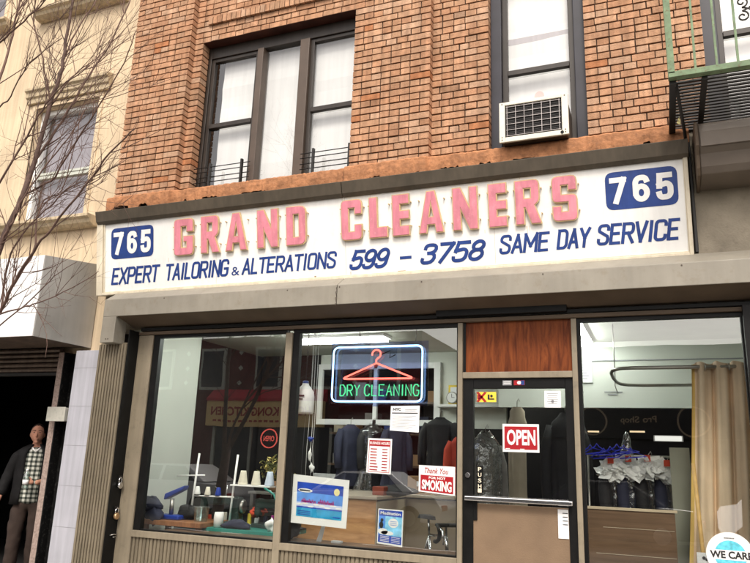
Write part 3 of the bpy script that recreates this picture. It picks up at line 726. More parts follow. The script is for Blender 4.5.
# ------------------------------------------------------------------ shop front
SF = BB
def ribs(mb, x0, x1, yf, z0, z1, pitch=.0455, d=.016):
    n_ = max(1, round((x1 - x0) / pitch)); pitch = (x1 - x0) / n_
    x = x0
    while x < x1 - .01:
        mb.prism_z = None
        a = x + pitch * .2; b = x + pitch * .28; c = x + pitch * .92; e = x + pitch
        pts = [(x, yf + d), (a, yf + d), (b, yf), (c, yf), (e, yf + d)]
        for p, q in zip(pts[:-1], pts[1:]): mb.quadface([(p[0], p[1], z0), (q[0], q[1], z0), (q[0], q[1], z1), (p[0], p[1], z1)])
        x += pitch
m = MB(); m.box(-5.83, -5.445, -.175, .05, 0, 2.76, 0); ribs(m, -5.835, -5.446, -.205, 0, 2.74, .039, .025)
col = m.build('ribbed_column', 'rib', SF, fix=False)
m = MB(); m.box(-5.444, -5.43, -.19, -.0, 0, 2.9); m.build('shutter_guide', 'black', col)
m = MB(); m.box(.63, .8, -.1, .06, 0, 2.9); m.build('shutter_guide', 'black', SF)
m = MB(); m.box(.81, 1.72, -.16, .05, 0, 2.9); ribs(m, .81, 1.7, -.19, 0, 2.9, .0475, .025); m.build('ribbed_column', 'rib', SF, fix=False)
# tan frame members
m = MB()
m.box(-5.44, -5.235, -.03, .07, .0, 2.86); m.box(-3.55, -3.475, -.035, .07, .08, 2.83); m.box(-1.735, -1.69, -.035, .07, .0, 2.86); m.box(-.715, -.67, -.035, .07, 0, 2.86)
m.box(-5.235, -3.55, -.04, .07, .735, .8); m.box(-3.475, -1.735, -.04, .07, .735, .8); m.box(-.67, .63, -.04, .07, .735, .8)
m.box(-1.69, -.715, -.035, .07, 2.345, 2.4)
tf = m.build('storefront_frame', 'tan', SF, .004)
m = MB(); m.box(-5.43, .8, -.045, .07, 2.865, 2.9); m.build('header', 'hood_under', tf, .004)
# black glazing beads
m = MB()
for x0, x1 in ((-5.235, -3.55), (-3.475, -1.735), (-.67, .63)):
    bl = .075 if x0 > -4 and x0 < -3 else (.085 if x0 < -5 else .03)
    m.box(x0, x0 + bl, -.012, .05, .8, 2.864); m.box(x1 - .014, x1, -.012, .05, .8, 2.864); m.box(x0 + bl, x1 - .014, -.012, .05, 2.83, 2.864); m.box(x0 + bl, x1 - .014, -.012, .05, .8, .815)
m.box(-1.689, -1.665, -.01, .05, 2.4, 2.864)
m.build('glazing_bead', 'black', tf)
for x0, x1, nm in ((-5.15, -3.56, 'shop_window'), (-3.4, -1.75, 'shop_window'), (-.64, .616, 'shop_window')):
    m = MB(); m.quadface([(x0, .02, .81), (x1, .02, .81), (x1, .02, 2.835), (x0, .02, 2.835)]); m.build(nm, 'glass', SF, fix=False)
m = MB(); ribs(m, -5.23, -3.555, -.02, .08, .735); ribs(m, -3.47, -1.74, -.02, .08, .735); ribs(m, -.665, .625, -.02, .08, .735); m.box(-5.23, -1.74, .0, .06, 0, .736); m.box(-.665, .625, .0, .06, 0, .736)
m.build('bulkhead', 'rib', SF, fix=False)
m = MB(); m.box(-1.665, -.716, .0, .03, 2.401, 2.864); m.build('transom_panel', 'ply', SF)
# door
DR = bpy.data.objects.new('door', None); C.objects.link(DR); DR.location = (-1.2, .02, 0) ; DR.parent = BB; DR.location = Vector((-1.2, .02, 0)) - BB.location
m = MB(); m.box(-1.69, -1.595, -.01, .045, .05, 2.345); m.box(-.785, -.715, -.01, .045, .05, 2.345); m.box(-1.595, -.785, -.01, .045, 2.255, 2.345); m.box(-1.595, -.785, -.01, .045, .05, .3); m.box(-1.595, -1.56, -.013, .03, 1.12, 1.33)
m.build('door_frame', 'black', DR, .004)
m = MB(); m.quadface([(-1.595, .02, 1.26), (-.785, .02, 1.26), (-.785, .02, 2.255), (-1.595, .02, 2.255)]); m.build('pane', 'glass', DR, fix=False)
m = MB(); m.box(-1.595, -.785, .0, .03, .3, 1.26); m.build('lower_panel', 'board', DR)
m = MB(); m.box(-1.66, -.745, -.075, -.045, 1.283, 1.322); m.box(-1.655, -1.625, -.045, -.01, 1.285, 1.32); m.box(-.78, -.75, -.045, -.01, 1.285, 1.32); m.build('push_bar', 'chrome', DR, .008)
m = MB(); m.lathe([(.02, -.03), (.024, -.02), (.024, -.01)], (-1.643, 0, 1.495), 14, ax='y'); m.build('lock_cylinder', 'chrome', DR)
m = MB(); m.box(-1.565, -1.51, -.004, .018, 1.35, 1.58); pp = m.build('push_plate', 'black', DR, .003)
m = MB(); mp = wall_map(-.0065)
for i, ch in enumerate('PUSH'): text(m, ch, -1.553, -1.522, 1.532 - i * .048, 1.566 - i * .048, mp, off=.02)
m.box(-1.555, -1.52, -.007, -.0045, 1.352, 1.385); m.build('push_lettering', 'sign_frame', pp, fix=False)

# ------------------------------------------------------------------ shop interior
m = MB(); m.box(-5.8, 1.56, .075, 7.9, .0, .06); m.build('floor', 'intfloor', BB)
m = MB(); m.box(-5.8, 1.56, .075, 7.9, 3.1, 3.2); m.build('ceiling', 'ceil', BB)
m = MB(); m.box(-5.62, -5.52, .08, 1.25, .06, 3.099); m.build('side_wall', 'intwall', BB)
m = MB(); m.box(-1.95, 1.55, 2.7, 2.8, 2.3, 3.099); m.build('header_wall', 'intwall', BB)
m = MB(); m.box(-1.95, 1.55, 2.688, 2.6995, 2.86, 2.872); m.build('wall_joint', 'grey_ink', BB)
m = MB(); m.box(1.0, 1.1, .08, 2.69, .06, 3.099); m.build('side_wall', 'intwall', BB)
# back wall with a white-framed serving hatch
m = MB(); m.box(-4.75, -2.88, 3.2, 3.3, 2.93, 3.099); m.box(-2.88, -1.96, 3.2, 3.3, 2.05, 3.099)
m.build('back_wall', 'intwall', BB)
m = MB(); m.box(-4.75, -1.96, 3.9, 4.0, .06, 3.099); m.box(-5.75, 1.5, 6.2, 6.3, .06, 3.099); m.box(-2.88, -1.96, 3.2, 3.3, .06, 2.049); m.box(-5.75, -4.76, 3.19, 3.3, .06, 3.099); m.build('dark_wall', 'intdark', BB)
m = MB()
for a in ((-4.75, -4.68, 2.15, 2.95), (-3.86, -3.80, 1.3, 2.95), (-2.95, -2.86, 1.9, 2.95), (-4.68, -2.95, 2.87, 2.95), (-4.75, -2.86, 2.07, 2.15), (-4.75, -3.8, 1.3, 1.38)):
    m.box(a[0], a[1], 3.13, 3.19, a[2], a[3])
m.build('hatch_frame', 'white', BB, .004)

def fluor(x0, x1, y0, y1, z, label):
    t = thing('fluorescent_lamp', label, 'lamp', ((x0 + x1) / 2, (y0 + y1) / 2, z), 'lit strip lamps on the shop ceiling')
    m = MB(); m.box(x0 - .03, x1 + .03, y0 - .02, y1 + .02, z - .03, z); m.build('housing', 'white', t)
    for k in (0, 1):
        m = MB()
        if y1 - y0 > x1 - x0: x = x0 + (x1 - x0) * (.15 + .7 * k); m.tube([(x, y0, z - .052), (x, y1, z - .052)], .02, 10)
        else: y = y0 + (y1 - y0) * (.15 + .7 * k); m.tube([(x0, y, z - .052), (x1, y, z - .052)], .02, 10)
        m.build('tube', 'tube', t)
fluor(-.92, -.78, 1.2, 2.55, 3.098, 'lit twin tube strip lamp at the top left of the right-hand shop window')
fluor(-4.35, -3.15, 1.62, 1.86, 3.098, 'lit strip lamp on the ceiling above the neon dry cleaning sign')
fluor(-2.9, -2.7, 4.9, 5.9, 3.05, 'lit strip lamp deep in the dark back room behind the door')
t = thing('back_room_lamp', 'pair of small warm lights glowing low under the header in the dark back room', 'lamp', (-.7, 5.6, 2.1))
for a, b, z, mt in ((-1.15, -.98, 2.15, 'glow'), (-.52, -.3, 2.16, 'glow')):
    m = MB(); m.box(a, b, 5.58, 5.62, z - .012, z + .012); m.build('lamp_strip', mt, t)
t = thing('white_wall_light', 'small flat white light box between the curtain and the warm lights in the back room', 'lamp', (.03, 5.6, 2.06))
m = MB(); m.box(-.16, .22, 5.58, 5.62, 2.03, 2.1); m.build('lamp_face', 'glow_w', t)
m = MB(); m.box(-.18, .24, 5.6205, 5.66, 2.02, 2.11); m.build('lamp_case', 'white', t)

fluor(-4.95, -3.75, .55, .72, 3.098, 'lit strip lamp at the top right of the left shop window')
# counters
CT = thing('shop_counter', 'plywood fronted shop counter with a beige top behind the middle window', 'counter', (-3.0, 1.8, .06))
m = MB(); m.box(-4.2, -2.99, 1.2, 1.24, .06, 1.17); m.build('front_panel', 'ply_light', CT)
m = MB(); m.box(-2.975, -1.75, 2.15, 2.19, .06, 1.15); m.box(-2.987, -2.976, 1.2, 2.2, .06, 1.15); m.build('side_panel', 'beige', CT)
m = MB(); m.box(-4.22, -2.965, 1.16, 2.7, 1.171, 1.205); m.box(-2.964, -1.7, 2.1, 2.7, 1.171, 1.205); m.build('counter_top', 'counter_top', CT, .006)

t = thing('low_partition', 'brown wooden half partition standing below the bagged clothes', 'partition', (-.35, .75, .06))
m = MB(); m.box(-.69, .03, .55, .58, .06, 1.24); m.build('board_panel', 'boarddark', t)
m = MB(); m.box(-.71, -.69, .54, .59, .06, 1.25); m.box(-.71, .05, .54, .59, 1.241, 1.262); m.build('edge_trim', 'beige', t)
m = MB()
for z in (.87, 1.09): m.box(-.62 + (z - .9) * .3, .02, .546, .5495, z, z + .004)  # reflections in the window, drawn as thin pale strips on the board
m.build('reflection_line', 'counter_top', t)
t = MB(); t.box(.02, .19, .9, .95, .06, 1.8); tag(t.build('grey_board', 'greypanel', None, .004), 'tall plain grey board standing left of the curtain', 'board')

# ------------------------------------------------------------------ curtain and rail
def curtain():
    t = thing('curtain', 'beige fitting-room curtain with yellow lining hanging in the right shop window', 'curtain', (.45, .62, .1))
    m = MB(); nu, nv = 70, 24
    def P(i, j):
        u = i / nu; v = j / nv
        x0 = .24 - .2 * v ** 1.2; x = x0 + (.98 - x0) * u
        amp = .05 * (1 - .25 * v); ph = u * 2 * math.pi * 5.2
        y = .62 + amp * math.sin(ph) + .018 * math.sin(ph * 2.3 + 1 + v) + .01 * math.sin(v * 5 + u * 9)
        return (x + .012 * math.sin(ph + 1.2), y, 2.54 - v * 2.4 - .012 * math.cos(ph))
    g = [[P(i, j) for j in range(nv + 1)] for i in range(nu + 1)]
    for i in range(nu):
        for j in range(nv): m.quadface([g[i][j], g[i][j + 1], g[i + 1][j + 1], g[i + 1][j]], 1 if i < 3 else 0, True)
    o = m.build('curtain_cloth', ['curtain', 'curtain_lining'], t, fix=False)
    bm = bmesh.new(); bm.from_mesh(o.data); bmesh.ops.remove_doubles(bm, verts=bm.verts, dist=1e-5); bm.to_mesh(o.data); bm.free()
    for x in (.36, .55, .7):
        m = MB(); m.tube([(x + .006 * k, .57 + .028 * math.cos(a), 2.495 + .028 * math.sin(a)) for k, a in [(0, 2 * math.pi * i / 16) for i in range(16)]], .006, 6, closed=True); m.build('eyelet', 'steel', t)
curtain()
t = thing('curtain_rail', 'dark U-shaped hoop rail for the curtain hung from the ceiling by a thin rod', 'curtain rail', (-.1, 1.35, 2.5))
pts = [(.98, .6, 2.5), (-.25, .6, 2.5), (-.36, .63, 2.5), (-.43, .75, 2.5), (-.46, .95, 2.5), (-.47, 1.35, 2.5), (-.46, 1.75, 2.5), (-.43, 1.95, 2.5), (-.35, 2.06, 2.5), (-.22, 2.1, 2.5), (.98, 2.1, 2.5)]
m = MB(); m.tube(pts, .017, 10); m.build('hoop', 'steel', t)
m = MB(); m.tube([(-.46, 1.55, 3.1), (-.46, 1.55, 2.5)], .006, 6); m.tube([(-.46, 1.55, 2.5), (-.465, 1.54, 2.44), (-.44, 1.55, 2.36)], .006, 6); m.build('hanging_rod', 'steel', t)

m = MB(); m.tube([(.2, .44, 1.66), (.225, .44, .9), (.24, .44, .08)], [.016, .018, .02], 10); tag(m.build('wooden_pole', pmat('pale_wood', (.55, .34, .12), rough=.5, var=.15, scale=20)), 'pale wooden pole leaning in front of the curtain', 'pole')

# ------------------------------------------------------------------ notices on the glass and inside
def sheet(name, label, cat, cor, Y, face='paper', group=None):
    cx_ = sum(c[0] for c in cor) / 4; cz_ = min(c[1] for c in cor)
    t = thing(name, label, cat, (cx_, Y, cz_), group)
    mp0 = quad_map(cor, Y); mp1 = quad_map(cor, Y + .003)
    m = MB(); uv = ((0, 0), (1, 0), (1, 1), (0, 1)); m.hexa([mp0(*q) for q in uv], [mp1(*q) for q in uv]); m.build('sheet', face, t)
    return t, quad_map(cor, Y, .0015), quad_map(cor, Y, .003)
rect = lambda x0, x1, z0, z1: ((x0, z1), (x1, z1), (x1, z0), (x0, z0))

t, a, b = sheet('open_sign', 'red and white OPEN sign on the door glass', 'sign', rect(-1.335, -1.018, 1.705, 1.945), .012, 'white')
m = MB(); q = ring([(0, 0, .02), (1, 0, .02), (1, 1, .02), (0, 1, .02)], .9, .82, 3); m.quadface([a(.05 + x, .09 + y) for x, y in q]); m.build('red_field', 'sign_red', t, fix=False)
m = MB(); text(m, 'OPEN', .12, .9, .24, .8, b, off=.03); patch(m, b, .08, .2, .105, .13, 0); patch(m, b, .48, .6, .1, .12, 0); m.build('open_lettering', 'white', t, fix=False)

t, a, b = sheet('no_smoking_sign', 'white and red thank you for not smoking sign on the middle window', 'sign', ((-2.105, 1.565), (-1.765, 1.56), (-1.765, 1.31), (-2.105, 1.335)), .012, 'white')
m = MB(); patch(m, a, .05, .95, .05, .64, 0); m.build('red_field', 'sign_red', t, fix=False)
m = MB(); text(m, 'Thank You', .16, .82, .72, .92, b, shear=.35, off=.005); m.build('script_lettering', 'sign_red', t, fix=False)
m = MB(); text(m, 'FOR NOT', .28, .74, .51, .6, b, off=.03); text(m, 'SMOKING', .09, .91, .1, .47, b, off=.04); m.build('smoking_lettering', 'white', t, fix=False)

t, a, b = sheet('business_hours_sign', 'white business hours card with red heading on the middle window', 'sign', ((-2.615, 1.795), (-2.375, 1.79), (-2.38, 1.47), (-2.625, 1.48)), .012, 'white')
m = MB(); patch(m, a, .06, .94, .78, .95, 0)
for q in ((.06, .08, .05, .78), (.92, .94, .05, .78), (.06, .94, .035, .05)): patch(m, a, *q, 0)
rnd = random.Random(4)
for i in range(8):
    v = .68 - i * .085; patch(m, b, .13, .13 + rnd.uniform(.25, .34), v, v + .028, 0); patch(m, b, .62, .84, v, v + .024, 0)
m.build('red_print', 'sign_red', t, fix=False)
m = MB(); text(m, 'BUSINESS HOURS', .09, .91, .825, .905, b, off=.02); m.build('heading', 'white', t, fix=False)

t, a, b = sheet('city_notice', 'white printed notice headed NYC below the neon sign', 'notice', ((-2.395, 2.095), (-2.11, 2.1), (-2.115, 1.855), (-2.4, 1.87)), .012)
m = MB(); text(m, 'NYC', .08, .36, .81, .92, b, off=.05); patch(m, b, .05, .95, .70, .735, 0); m.build('bold_print', 'ink', t, fix=False)
m = MB()
for i in range(9): patch(m, b, .07, .9 - (i % 3) * .12, .6 - i * .06, .612 - i * .06, 0)
patch(m, b, .5, .93, .85, .865, 0); patch(m, b, .5, .88, .8, .815, 0); m.build('small_print', 'grey_ink', t, fix=False)

t, a, b = sheet('travel_poster', 'white bordered poster of blue sky and sea on the sill of the middle window', 'poster', ((-3.405, 1.435), (-2.8, 1.40), (-2.815, .965), (-3.4, .985)), .03, 'white')
m = MB()
for i in range(12):
    v0_, v1_ = .36 + i * .0415, .36 + (i + 1) * .0415; patch(m, a, .09, .91, v0_, v1_, 0 if i > 6 else (1 if i > 1 else 2))
patch(m, a, .09, .91, .15, .33, 3); patch(m, a, .09, .91, .33, .36, 0)
m.build('picture', ['poster_deep', 'poster_mid', pmat('poster_haze', (.55, .62, .85)), 'poster_sea'], t, fix=False)
m = MB(); disc(m, b, .8, .72, .05, .075, 0, 24); m.build('sun_disc', 'sun_pale', t, fix=False)
m = MB(); disc(m, b, .24, .69, .13, .04, 0, 24)
for i in range(8): disc(m, b, .15 + i * .1, .4 + .03 * math.sin(i * 2.3), .06, .018, 0, 12)
m.build('cloud', 'white', t, fix=False)
m = MB(); b2 = quad_map(((-3.405, 1.435), (-2.8, 1.40), (-2.815, .965), (-3.4, .985)), .03, .0045); patch(m, b2, .14, .33, .675, .705, 0); m.build('logo_print', 'ink', t, fix=False)
m = MB(); rnd = random.Random(9); x = .18
while x < .76:
    w_ = rnd.uniform(.02, .04); stroke2d(m, b2, [(x, .44), (x + w_ * .5, .44 + rnd.uniform(.05, .1)), (x + w_, .44)], .013, 0); stroke2d(m, b2, [(x, .47), (x + w_ * 1.1, .475)], .016, 0); x += w_ + .004
    if .42 < x < .46: x = .48
m.build('script_print', 'poster_pink', t, fix=False)
m = MB()
for i in range(3): patch(m, b2, .12, .35, .19 + i * .035, .203 + i * .035, 0)
patch(m, b2, .76, .88, .19, .21, 0); m.build('small_print', 'poster_deep', t, fix=False)

t, a, b = sheet('meditation_flyer', 'blue and white flyer headed Meditation at the foot of the middle window', 'flyer', ((-2.495, 1.165), (-2.25, 1.16), (-2.255, .845), (-2.5, .862)), .025, 'white')
m = MB(); patch(m, a, .04, .96, .8, .97, 0); patch(m, a, .04, .96, .05, .26, 0); patch(m, a, .04, .3, .26, .8, 1); patch(m, a, .3, .96, .26, .8, 2); m.build('picture', ['poster_deep', 'poster_mid', pmat('flyer_pale', (.25, .6, .85), var=.3, scale=18)], t, fix=False)
m = MB(); text(m, 'Meditation', .1, .9, .84, .93, b, off=.02); disc(m, b, .62, .62, .2, .13, 0, 20); disc(m, b, .22, .36, .2, .09, 0, 16); disc(m, b, .4, .33, .25, .06, 0, 16)
for i in range(4): patch(m, b, .12, .48, .22 - i * .045, .235 - i * .045, 0); patch(m, b, .56, .9, .22 - i * .045, .232 - i * .045, 0)
m.build('white_print', 'white', t, fix=False)
b3 = quad_map(((-2.495, 1.165), (-2.25, 1.16), (-2.255, .845), (-2.5, .862)), .025, .0045)
m = MB(); disc(m, b3, .17, .68, .06, .05, 0, 12); disc(m, b3, .15, .54, .08, .1, 0, 14); m.build('figure_print', 'ink', t, fix=False)
m = MB()
for i in range(3): patch(m, b3, .5, .76, .66 - i * .05, .672 - i * .05, 0)
m.build('small_print', 'poster_mid', t, fix=False)

t, a, b = sheet('door_notice', 'small white typed notice at the top right of the door glass', 'notice', rect(-.965, -.825, 2.09, 2.235), .012)
m = MB()
for i in range(6): patch(m, b, .15 + .05 * (i % 2), .85 - .04 * (i % 3), .82 - i * .12, .845 - i * .12, 0)
disc(m, b, .5, .36, .09, .09, 0, 12); m.build('print', 'grey_ink', t, fix=False)
t, a, b = sheet('price_sheet', 'white sheet of fine print at the lower right of the door', 'notice', rect(-.875, -.79, 1.02, 1.25), -.006)
m = MB()
for i in range(4): patch(m, b, .45, .95, .86 - i * .13, .885 - i * .13, 0)
m.build('print', 'ink', t, fix=False)
t, a, b = sheet('taxi_sticker', 'small red and yellow sticker at the top left of the door glass', 'sticker', rect(-1.565, -1.39, 2.135, 2.225), .012, 'yellow')
m = MB(); stroke2d(m, a, [(.02, .02), (.45, .98)], .14, 0); stroke2d(m, a, [(.02, .98), (.45, .02)], .14, 0); patch(m, a, .02, .16, .3, .7, 0); m.build('red_print', 'sign_red', t, fix=False)
m = MB(); patch(m, b, .56, .66, .25, .75, 0); patch(m, b, .66, .9, .25, .36, 0); disc(m, b, .76, .6, .07, .14, 0, 12); m.build('black_print', 'ink', t, fix=False)
for k, (x0, x1, mt, lb) in enumerate(((-1.325, -1.245, 'grey_ink', 'small grey payment card sticker above the door glass'), (-1.225, -1.13, 'sign_red', 'small red and blue payment card sticker above the door glass'))):
    t, a, b = sheet('card_sticker', lb, 'sticker', rect(x0, x1, 2.282, 2.325), -.014, mt)
    m = MB()
    if k == 0: patch(m, a, .1, .9, .6, .72, 0); patch(m, a, .1, .9, .3, .42, 0)
    else: disc(m, a, .5, .5, .2, .36, 0, 14)
    m.build('print', 'white', t, fix=False)
    if k == 1:
        m = MB(); patch(m, a, .66, .98, .05, .95, 0); m.build('blue_print', 'blue', t, fix=False)
# notices on the white interior wall
t, a, b = sheet('wall_notice', 'white notice taped to the wall below the twin tube lamp', 'notice', rect(-.99, -.79, 2.6, 2.86), 2.68)
m = MB()
for i in range(6): patch(m, b, .25, .8 - .1 * (i % 2), .82 - i * .13, .85 - i * .13, 0)
m.build('print', 'grey_ink', t, fix=False)
m = MB()
for x0, x1, z in ((-.66, -.45, 2.48), (-.62, -.5, 2.45), (-1.02, -.9, 2.48), (-1.0, -.92, 2.44)):
    m.box(x0, x1, 2.686, 2.689, z, z + .012)
tag(m.build('wall_lettering', 'grey_ink'), 'two short printed captions on the wall under the curtain rail', 'lettering')

# round sticker and little label in the right window
t = thing('round_sticker', 'round white sticker with a blue half globe reading WE CARE', 'sticker', (.4, .012, .82))
mp = lambda l: (lambda u, v: (.4 + u * .168, .012 - l, .985 + v * .168))
m = MB(); disc(m, mp(0), 0, 0, 1, 1, 0, 48); m.build('disc', 'white', t, fix=False)
m = MB(); disc(m, mp(.0015), 0, -.02, .66, .66, 0, 40, 0, 180); disc(m, mp(.0015), 0, -.02, .66, .66, 0, 40, 180, 360); m.build('globe', 'cyan', t, fix=False)
m = MB(); patch(m, mp(.002), -.86, .9, -.2, .22, 0); m.build('band', 'white', t, fix=False)
m = MB(); text(m, 'WE CARE', -.84, .9, -.14, .18, mp(.0035), off=.035)
for k in range(7): patch(m, mp(.0035), -.21 + k * .062, -.21 + k * .062 + .04, .72, .765, 0)
m.build('we_care_lettering', 'ink', t, fix=False)
t, a, b = sheet('small_label', 'small white label with a black mark below the wooden pole', 'label', rect(.165, .255, .86, .99), .02)
m = MB(); disc(m, b, .55, .7, .14, .1, 0, 12); disc(m, b, .75, .62, .1, .08, 0, 12); m.build('print', 'ink', t, fix=False)
m = MB(); cor = [(.33, 1.3), (.36, 1.34), (.47, 1.36), (.51, 1.4), (.5, 1.2), (.43, 1.14), (.39, 1.16), (.36, 1.13), (.33, 1.18)]
m.quadface([(x, .014, z) for x, z in cor]); tag(m.build('paper_patch', glass('translucent_paper', .16, tint=(.95, .92, .9), rough=.7), None, fix=False), 'torn translucent patch of paper stuck on the glass above the round sticker', 'patch')

# ------------------------------------------------------------------ neon sign
NS = thing('neon_sign', 'lit neon sign of a red hanger over green DRY CLEANING in a blue border', 'neon sign', (-2.58, .1, 2.12))
m = MB(); m.box(-3.1, -2.07, .125, .132, 2.1, 2.73); m.build('backing_panel', 'acrylic', NS)
q = ring([(0, 0, .06), (1, 0, .06), (1, 1, .06), (0, 1, .06)], .94, .535, 5)
m = MB(); m.tube([(-3.055 + x, .085, 2.145 + y) for x, y in q], .0085, 8, closed=True); m.build('border_tube', 'neon_b', NS)
def NT(pts): return [(x, .085, z) for x, z in pts]
m = MB(); hk = [(-2.59 + .045 * math.cos(R(a)), 2.605 + .042 * math.sin(R(a))) for a in range(-75, 200, 18)]
m.tube(NT([(-2.59, 2.515), (-2.59, 2.55), (-2.57, 2.565)] + hk), .0085, 8)
tri = ring([(0, 0, .05), (1, 0, .05), (.485, 1, .0)], .76, .15, 6)
m.tube(NT([(-2.955 + x, 2.365 + y) for x, y in tri]), .0085, 8, closed=True); m.build('hanger_tube', 'neon_r', NS)
NG = {'D': [[(0, 0), (0, 1), (.6, 1), (1, .7), (1, .3), (.6, 0), (0, 0)]], 'R': [[(0, 0), (0, 1), (.75, 1), (1, .85), (1, .62), (.75, .48), (0, .48)], [(.5, .48), (1, 0)]],
      'Y': [[(0, 1), (.5, .5), (1, 1)], [(.5, .5), (.5, 0)]], 'C': [[(1, .82), (.75, 1), (.3, 1), (0, .75), (0, .25), (.3, 0), (.75, 0), (1, .18)]],
      'L': [[(0, 1), (0, 0), (.9, 0)]], 'E': [[(.95, 1), (0, 1), (0, 0), (.95, 0)], [(0, .52), (.75, .52)]], 'A': [[(0, 0), (.5, 1), (1, 0)], [(.2, .38), (.8, .38)]],
      'N': [[(0, 0), (0, 1), (1, 0), (1, 1)]], 'I': [[(.5, 0), (.5, 1)]], 'G': [[(1, .82), (.75, 1), (.3, 1), (0, .75), (0, .25), (.3, 0), (.8, 0), (1, .2), (1, .48), (.6, .48)]]}
x = -2.965
for ch in 'DRY CLEANING':
    if ch == ' ': x += .032; continue
    wd = .022 if ch == 'I' else .054
    m = MB()
    for st in NG[ch]: m.tube(NT([(x + p[0] * wd, 2.2 + p[1] * .105) for p in st]), .0062, 6)
    m.build('letter_tube', 'neon_g', NS); x += wd + .0225
m = MB(); m.tube([(-2.78, .128, 2.73), (-2.82, .15, 2.9), (-2.8, .2, 3.1)], .005, 6); m.tube([(-2.2, .128, 2.73), (-2.2, .15, 3.1)], .003, 6); m.tube([(-2.55, .1, 2.6), (-2.45, .1, 2.64), (-2.46, .11, 2.57), (-2.4, .11, 2.6)], .006, 6)
m.build('power_cord', 'black', NS)

# ------------------------------------------------------------------ things behind the left window
t = thing('hanging_jug', 'white plastic jug hanging on a string by the left mullion', 'jug', (-3.44, .25, 2.02))
m = MB(); m.lathe([(.085, 2.03), (.1, 2.05), (.1, 2.2), (.092, 2.25), (.06, 2.3), (.035, 2.325), (.035, 2.34)], (-3.44, .25, 0), 20); m.build('jug_body', 'whitecloth', t)
m = MB(); m.lathe([(.028, 2.335), (.03, 2.34), (.03, 2.365), (.02, 2.37)], (-3.44, .25, 0), 14); m.build('jug_cap', 'blue', t)
m = MB(); m.box(-3.485, -3.395, .143, .1475, 2.2, 2.215); m.box(-3.47, -3.41, .143, .1475, 2.17, 2.178); m.build('jug_print', 'ink', t)
m = MB(); m.tube([(-3.44, .25, 2.34), (-3.43, .25, 3.1)], .004, 6); m.tube([(-3.40, .25, 3.09), (-3.36, .24, 2.85), (-3.3, .24, 2.98), (-3.22, .25, 2.87), (-3.15, .25, 2.9)], .005, 6); m.tube([(-3.42, .25, 2.03), (-3.43, .24, 1.5), (-3.4, .24, 1.0)], .003, 6); m.build('string', 'ink', t)

m = MB(); m.box(-5.45, -4.62, .3, .85, .83, .88); m.box(-5.42, -5.36, .35, .4, .06, .829); m.box(-4.72, -4.66, .35, .4, .06, .829); m.box(-5.42, -5.36, .75, .8, .06, .829)
tag(m.build('work_bench', wood('bench_wood', (.18, .07, .03), (.34, .15, .06), (12, 2, 2)), None, .004), 'low brown wooden bench at the left end of the left shop window', 'bench')
t = thing('blue_press', 'blue hand-operated button press standing on the brown bench', 'hand press', (-5.12, .5, .88))
m = MB(); m.box(-5.3, -5.0, .42, .58, .881, .93); m.build('base', 'bluetool', t, .015)
m = MB(); m.tube([(-5.16, .5, .93), (-5.16, .5, 1.1)], .025, 12); m.build('ram', 'steel', t)
m = MB(); m.hexa([(-5.25, .45, 1.08), (-5.0, .45, 1.2), (-4.98, .45, 1.25), (-5.24, .45, 1.15)], [(-5.25, .55, 1.08), (-5.0, .55, 1.2), (-4.98, .55, 1.25), (-5.24, .55, 1.15)]); m.build('lever_head', 'bluetool', t, .015)
def blob(mb, c, s, seed, n=10, amp=.2):
    rnd = random.Random(seed); i0 = len(mb.v); ph = [rnd.uniform(0, 6) for _ in range(6)]
    for i in range(n + 1):
        th = math.pi * i / n
        for k in range(16):
            a = 2 * math.pi * k / 16
            rr = 1 + amp * (math.sin(2 * a + ph[0] + th * 2) * .5 + math.sin(3 * a + ph[1]) * .3 + math.sin(5 * a - 3 * th + ph[2]) * .25 + math.sin(4 * th + ph[3]) * .3)
            mb.v.append((c[0] + s[0] * rr * math.sin(th) * math.cos(a), c[1] + s[1] * rr * math.sin(th) * math.sin(a), c[2] + s[2] * rr * math.cos(th)))
    for i in range(n):
        for k in range(16):
            mb.f.append((i0 + i * 16 + k, i0 + (i + 1) * 16 + k, i0 + (i + 1) * 16 + (k + 1) % 16, i0 + i * 16 + (k + 1) % 16)); mb.mi.append(mb.cm); mb.sm.append(True); mb.col.append(None)
def crumple(mb, c, s_, seed, flaps=26):      # loose bunch of thin creased sheet
    rnd = random.Random(seed)
    for _ in range(flaps):
        o_ = Vector((rnd.gauss(0, .45) * s_[0], rnd.gauss(0, .4) * s_[1], rnd.gauss(0, .4) * s_[2])) + Vector(c)
        u = Vector((rnd.uniform(-1, 1), rnd.uniform(-.5, .5), rnd.uniform(-.7, .7))).normalized(); v = u.cross(Vector((rnd.uniform(-.6, .6), -1, rnd.uniform(-.6, .6)))).normalized(); n_ = u.cross(v)
        a = s_[0] * rnd.uniform(.35, .7); b = s_[2] * rnd.uniform(.35, .8); g = [[o_ + u * a * (i - 1.5) / 1.5 + v * b * (j - 1) + n_ * rnd.uniform(-.012, .012) for j in range(3)] for i in range(4)]
        for i in range(3):
            for j in range(2): mb.quadface([g[i][j], g[i + 1][j], g[i + 1][j + 1], g[i][j + 1]])
t = thing('folded_cloth', 'dark striped cloth spilling over a pale bag on the brown bench', 'cloth', (-5.38, .42, .88))
m = MB(); blob(m, (-5.4, .42, .97), (.11, .09, .1), 3); m.build('pale_bag', 'whitecloth', t)
m = MB(); blob(m, (-5.36, .38, 1.02), (.16, .08, .08), 4, amp=.3); blob(m, (-5.27, .35, .92), (.1, .06, .09), 6, amp=.3); m.build('dark_cloth', 'navycloth', t)
m = MB(); blob(m, (-5.0, .62, .95), (.16, .1, .07), 14, amp=.3); tag(m.build('dark_garment', 'jacket'), 'crumpled black garment lying on the brown bench behind the blue press', 'garment')

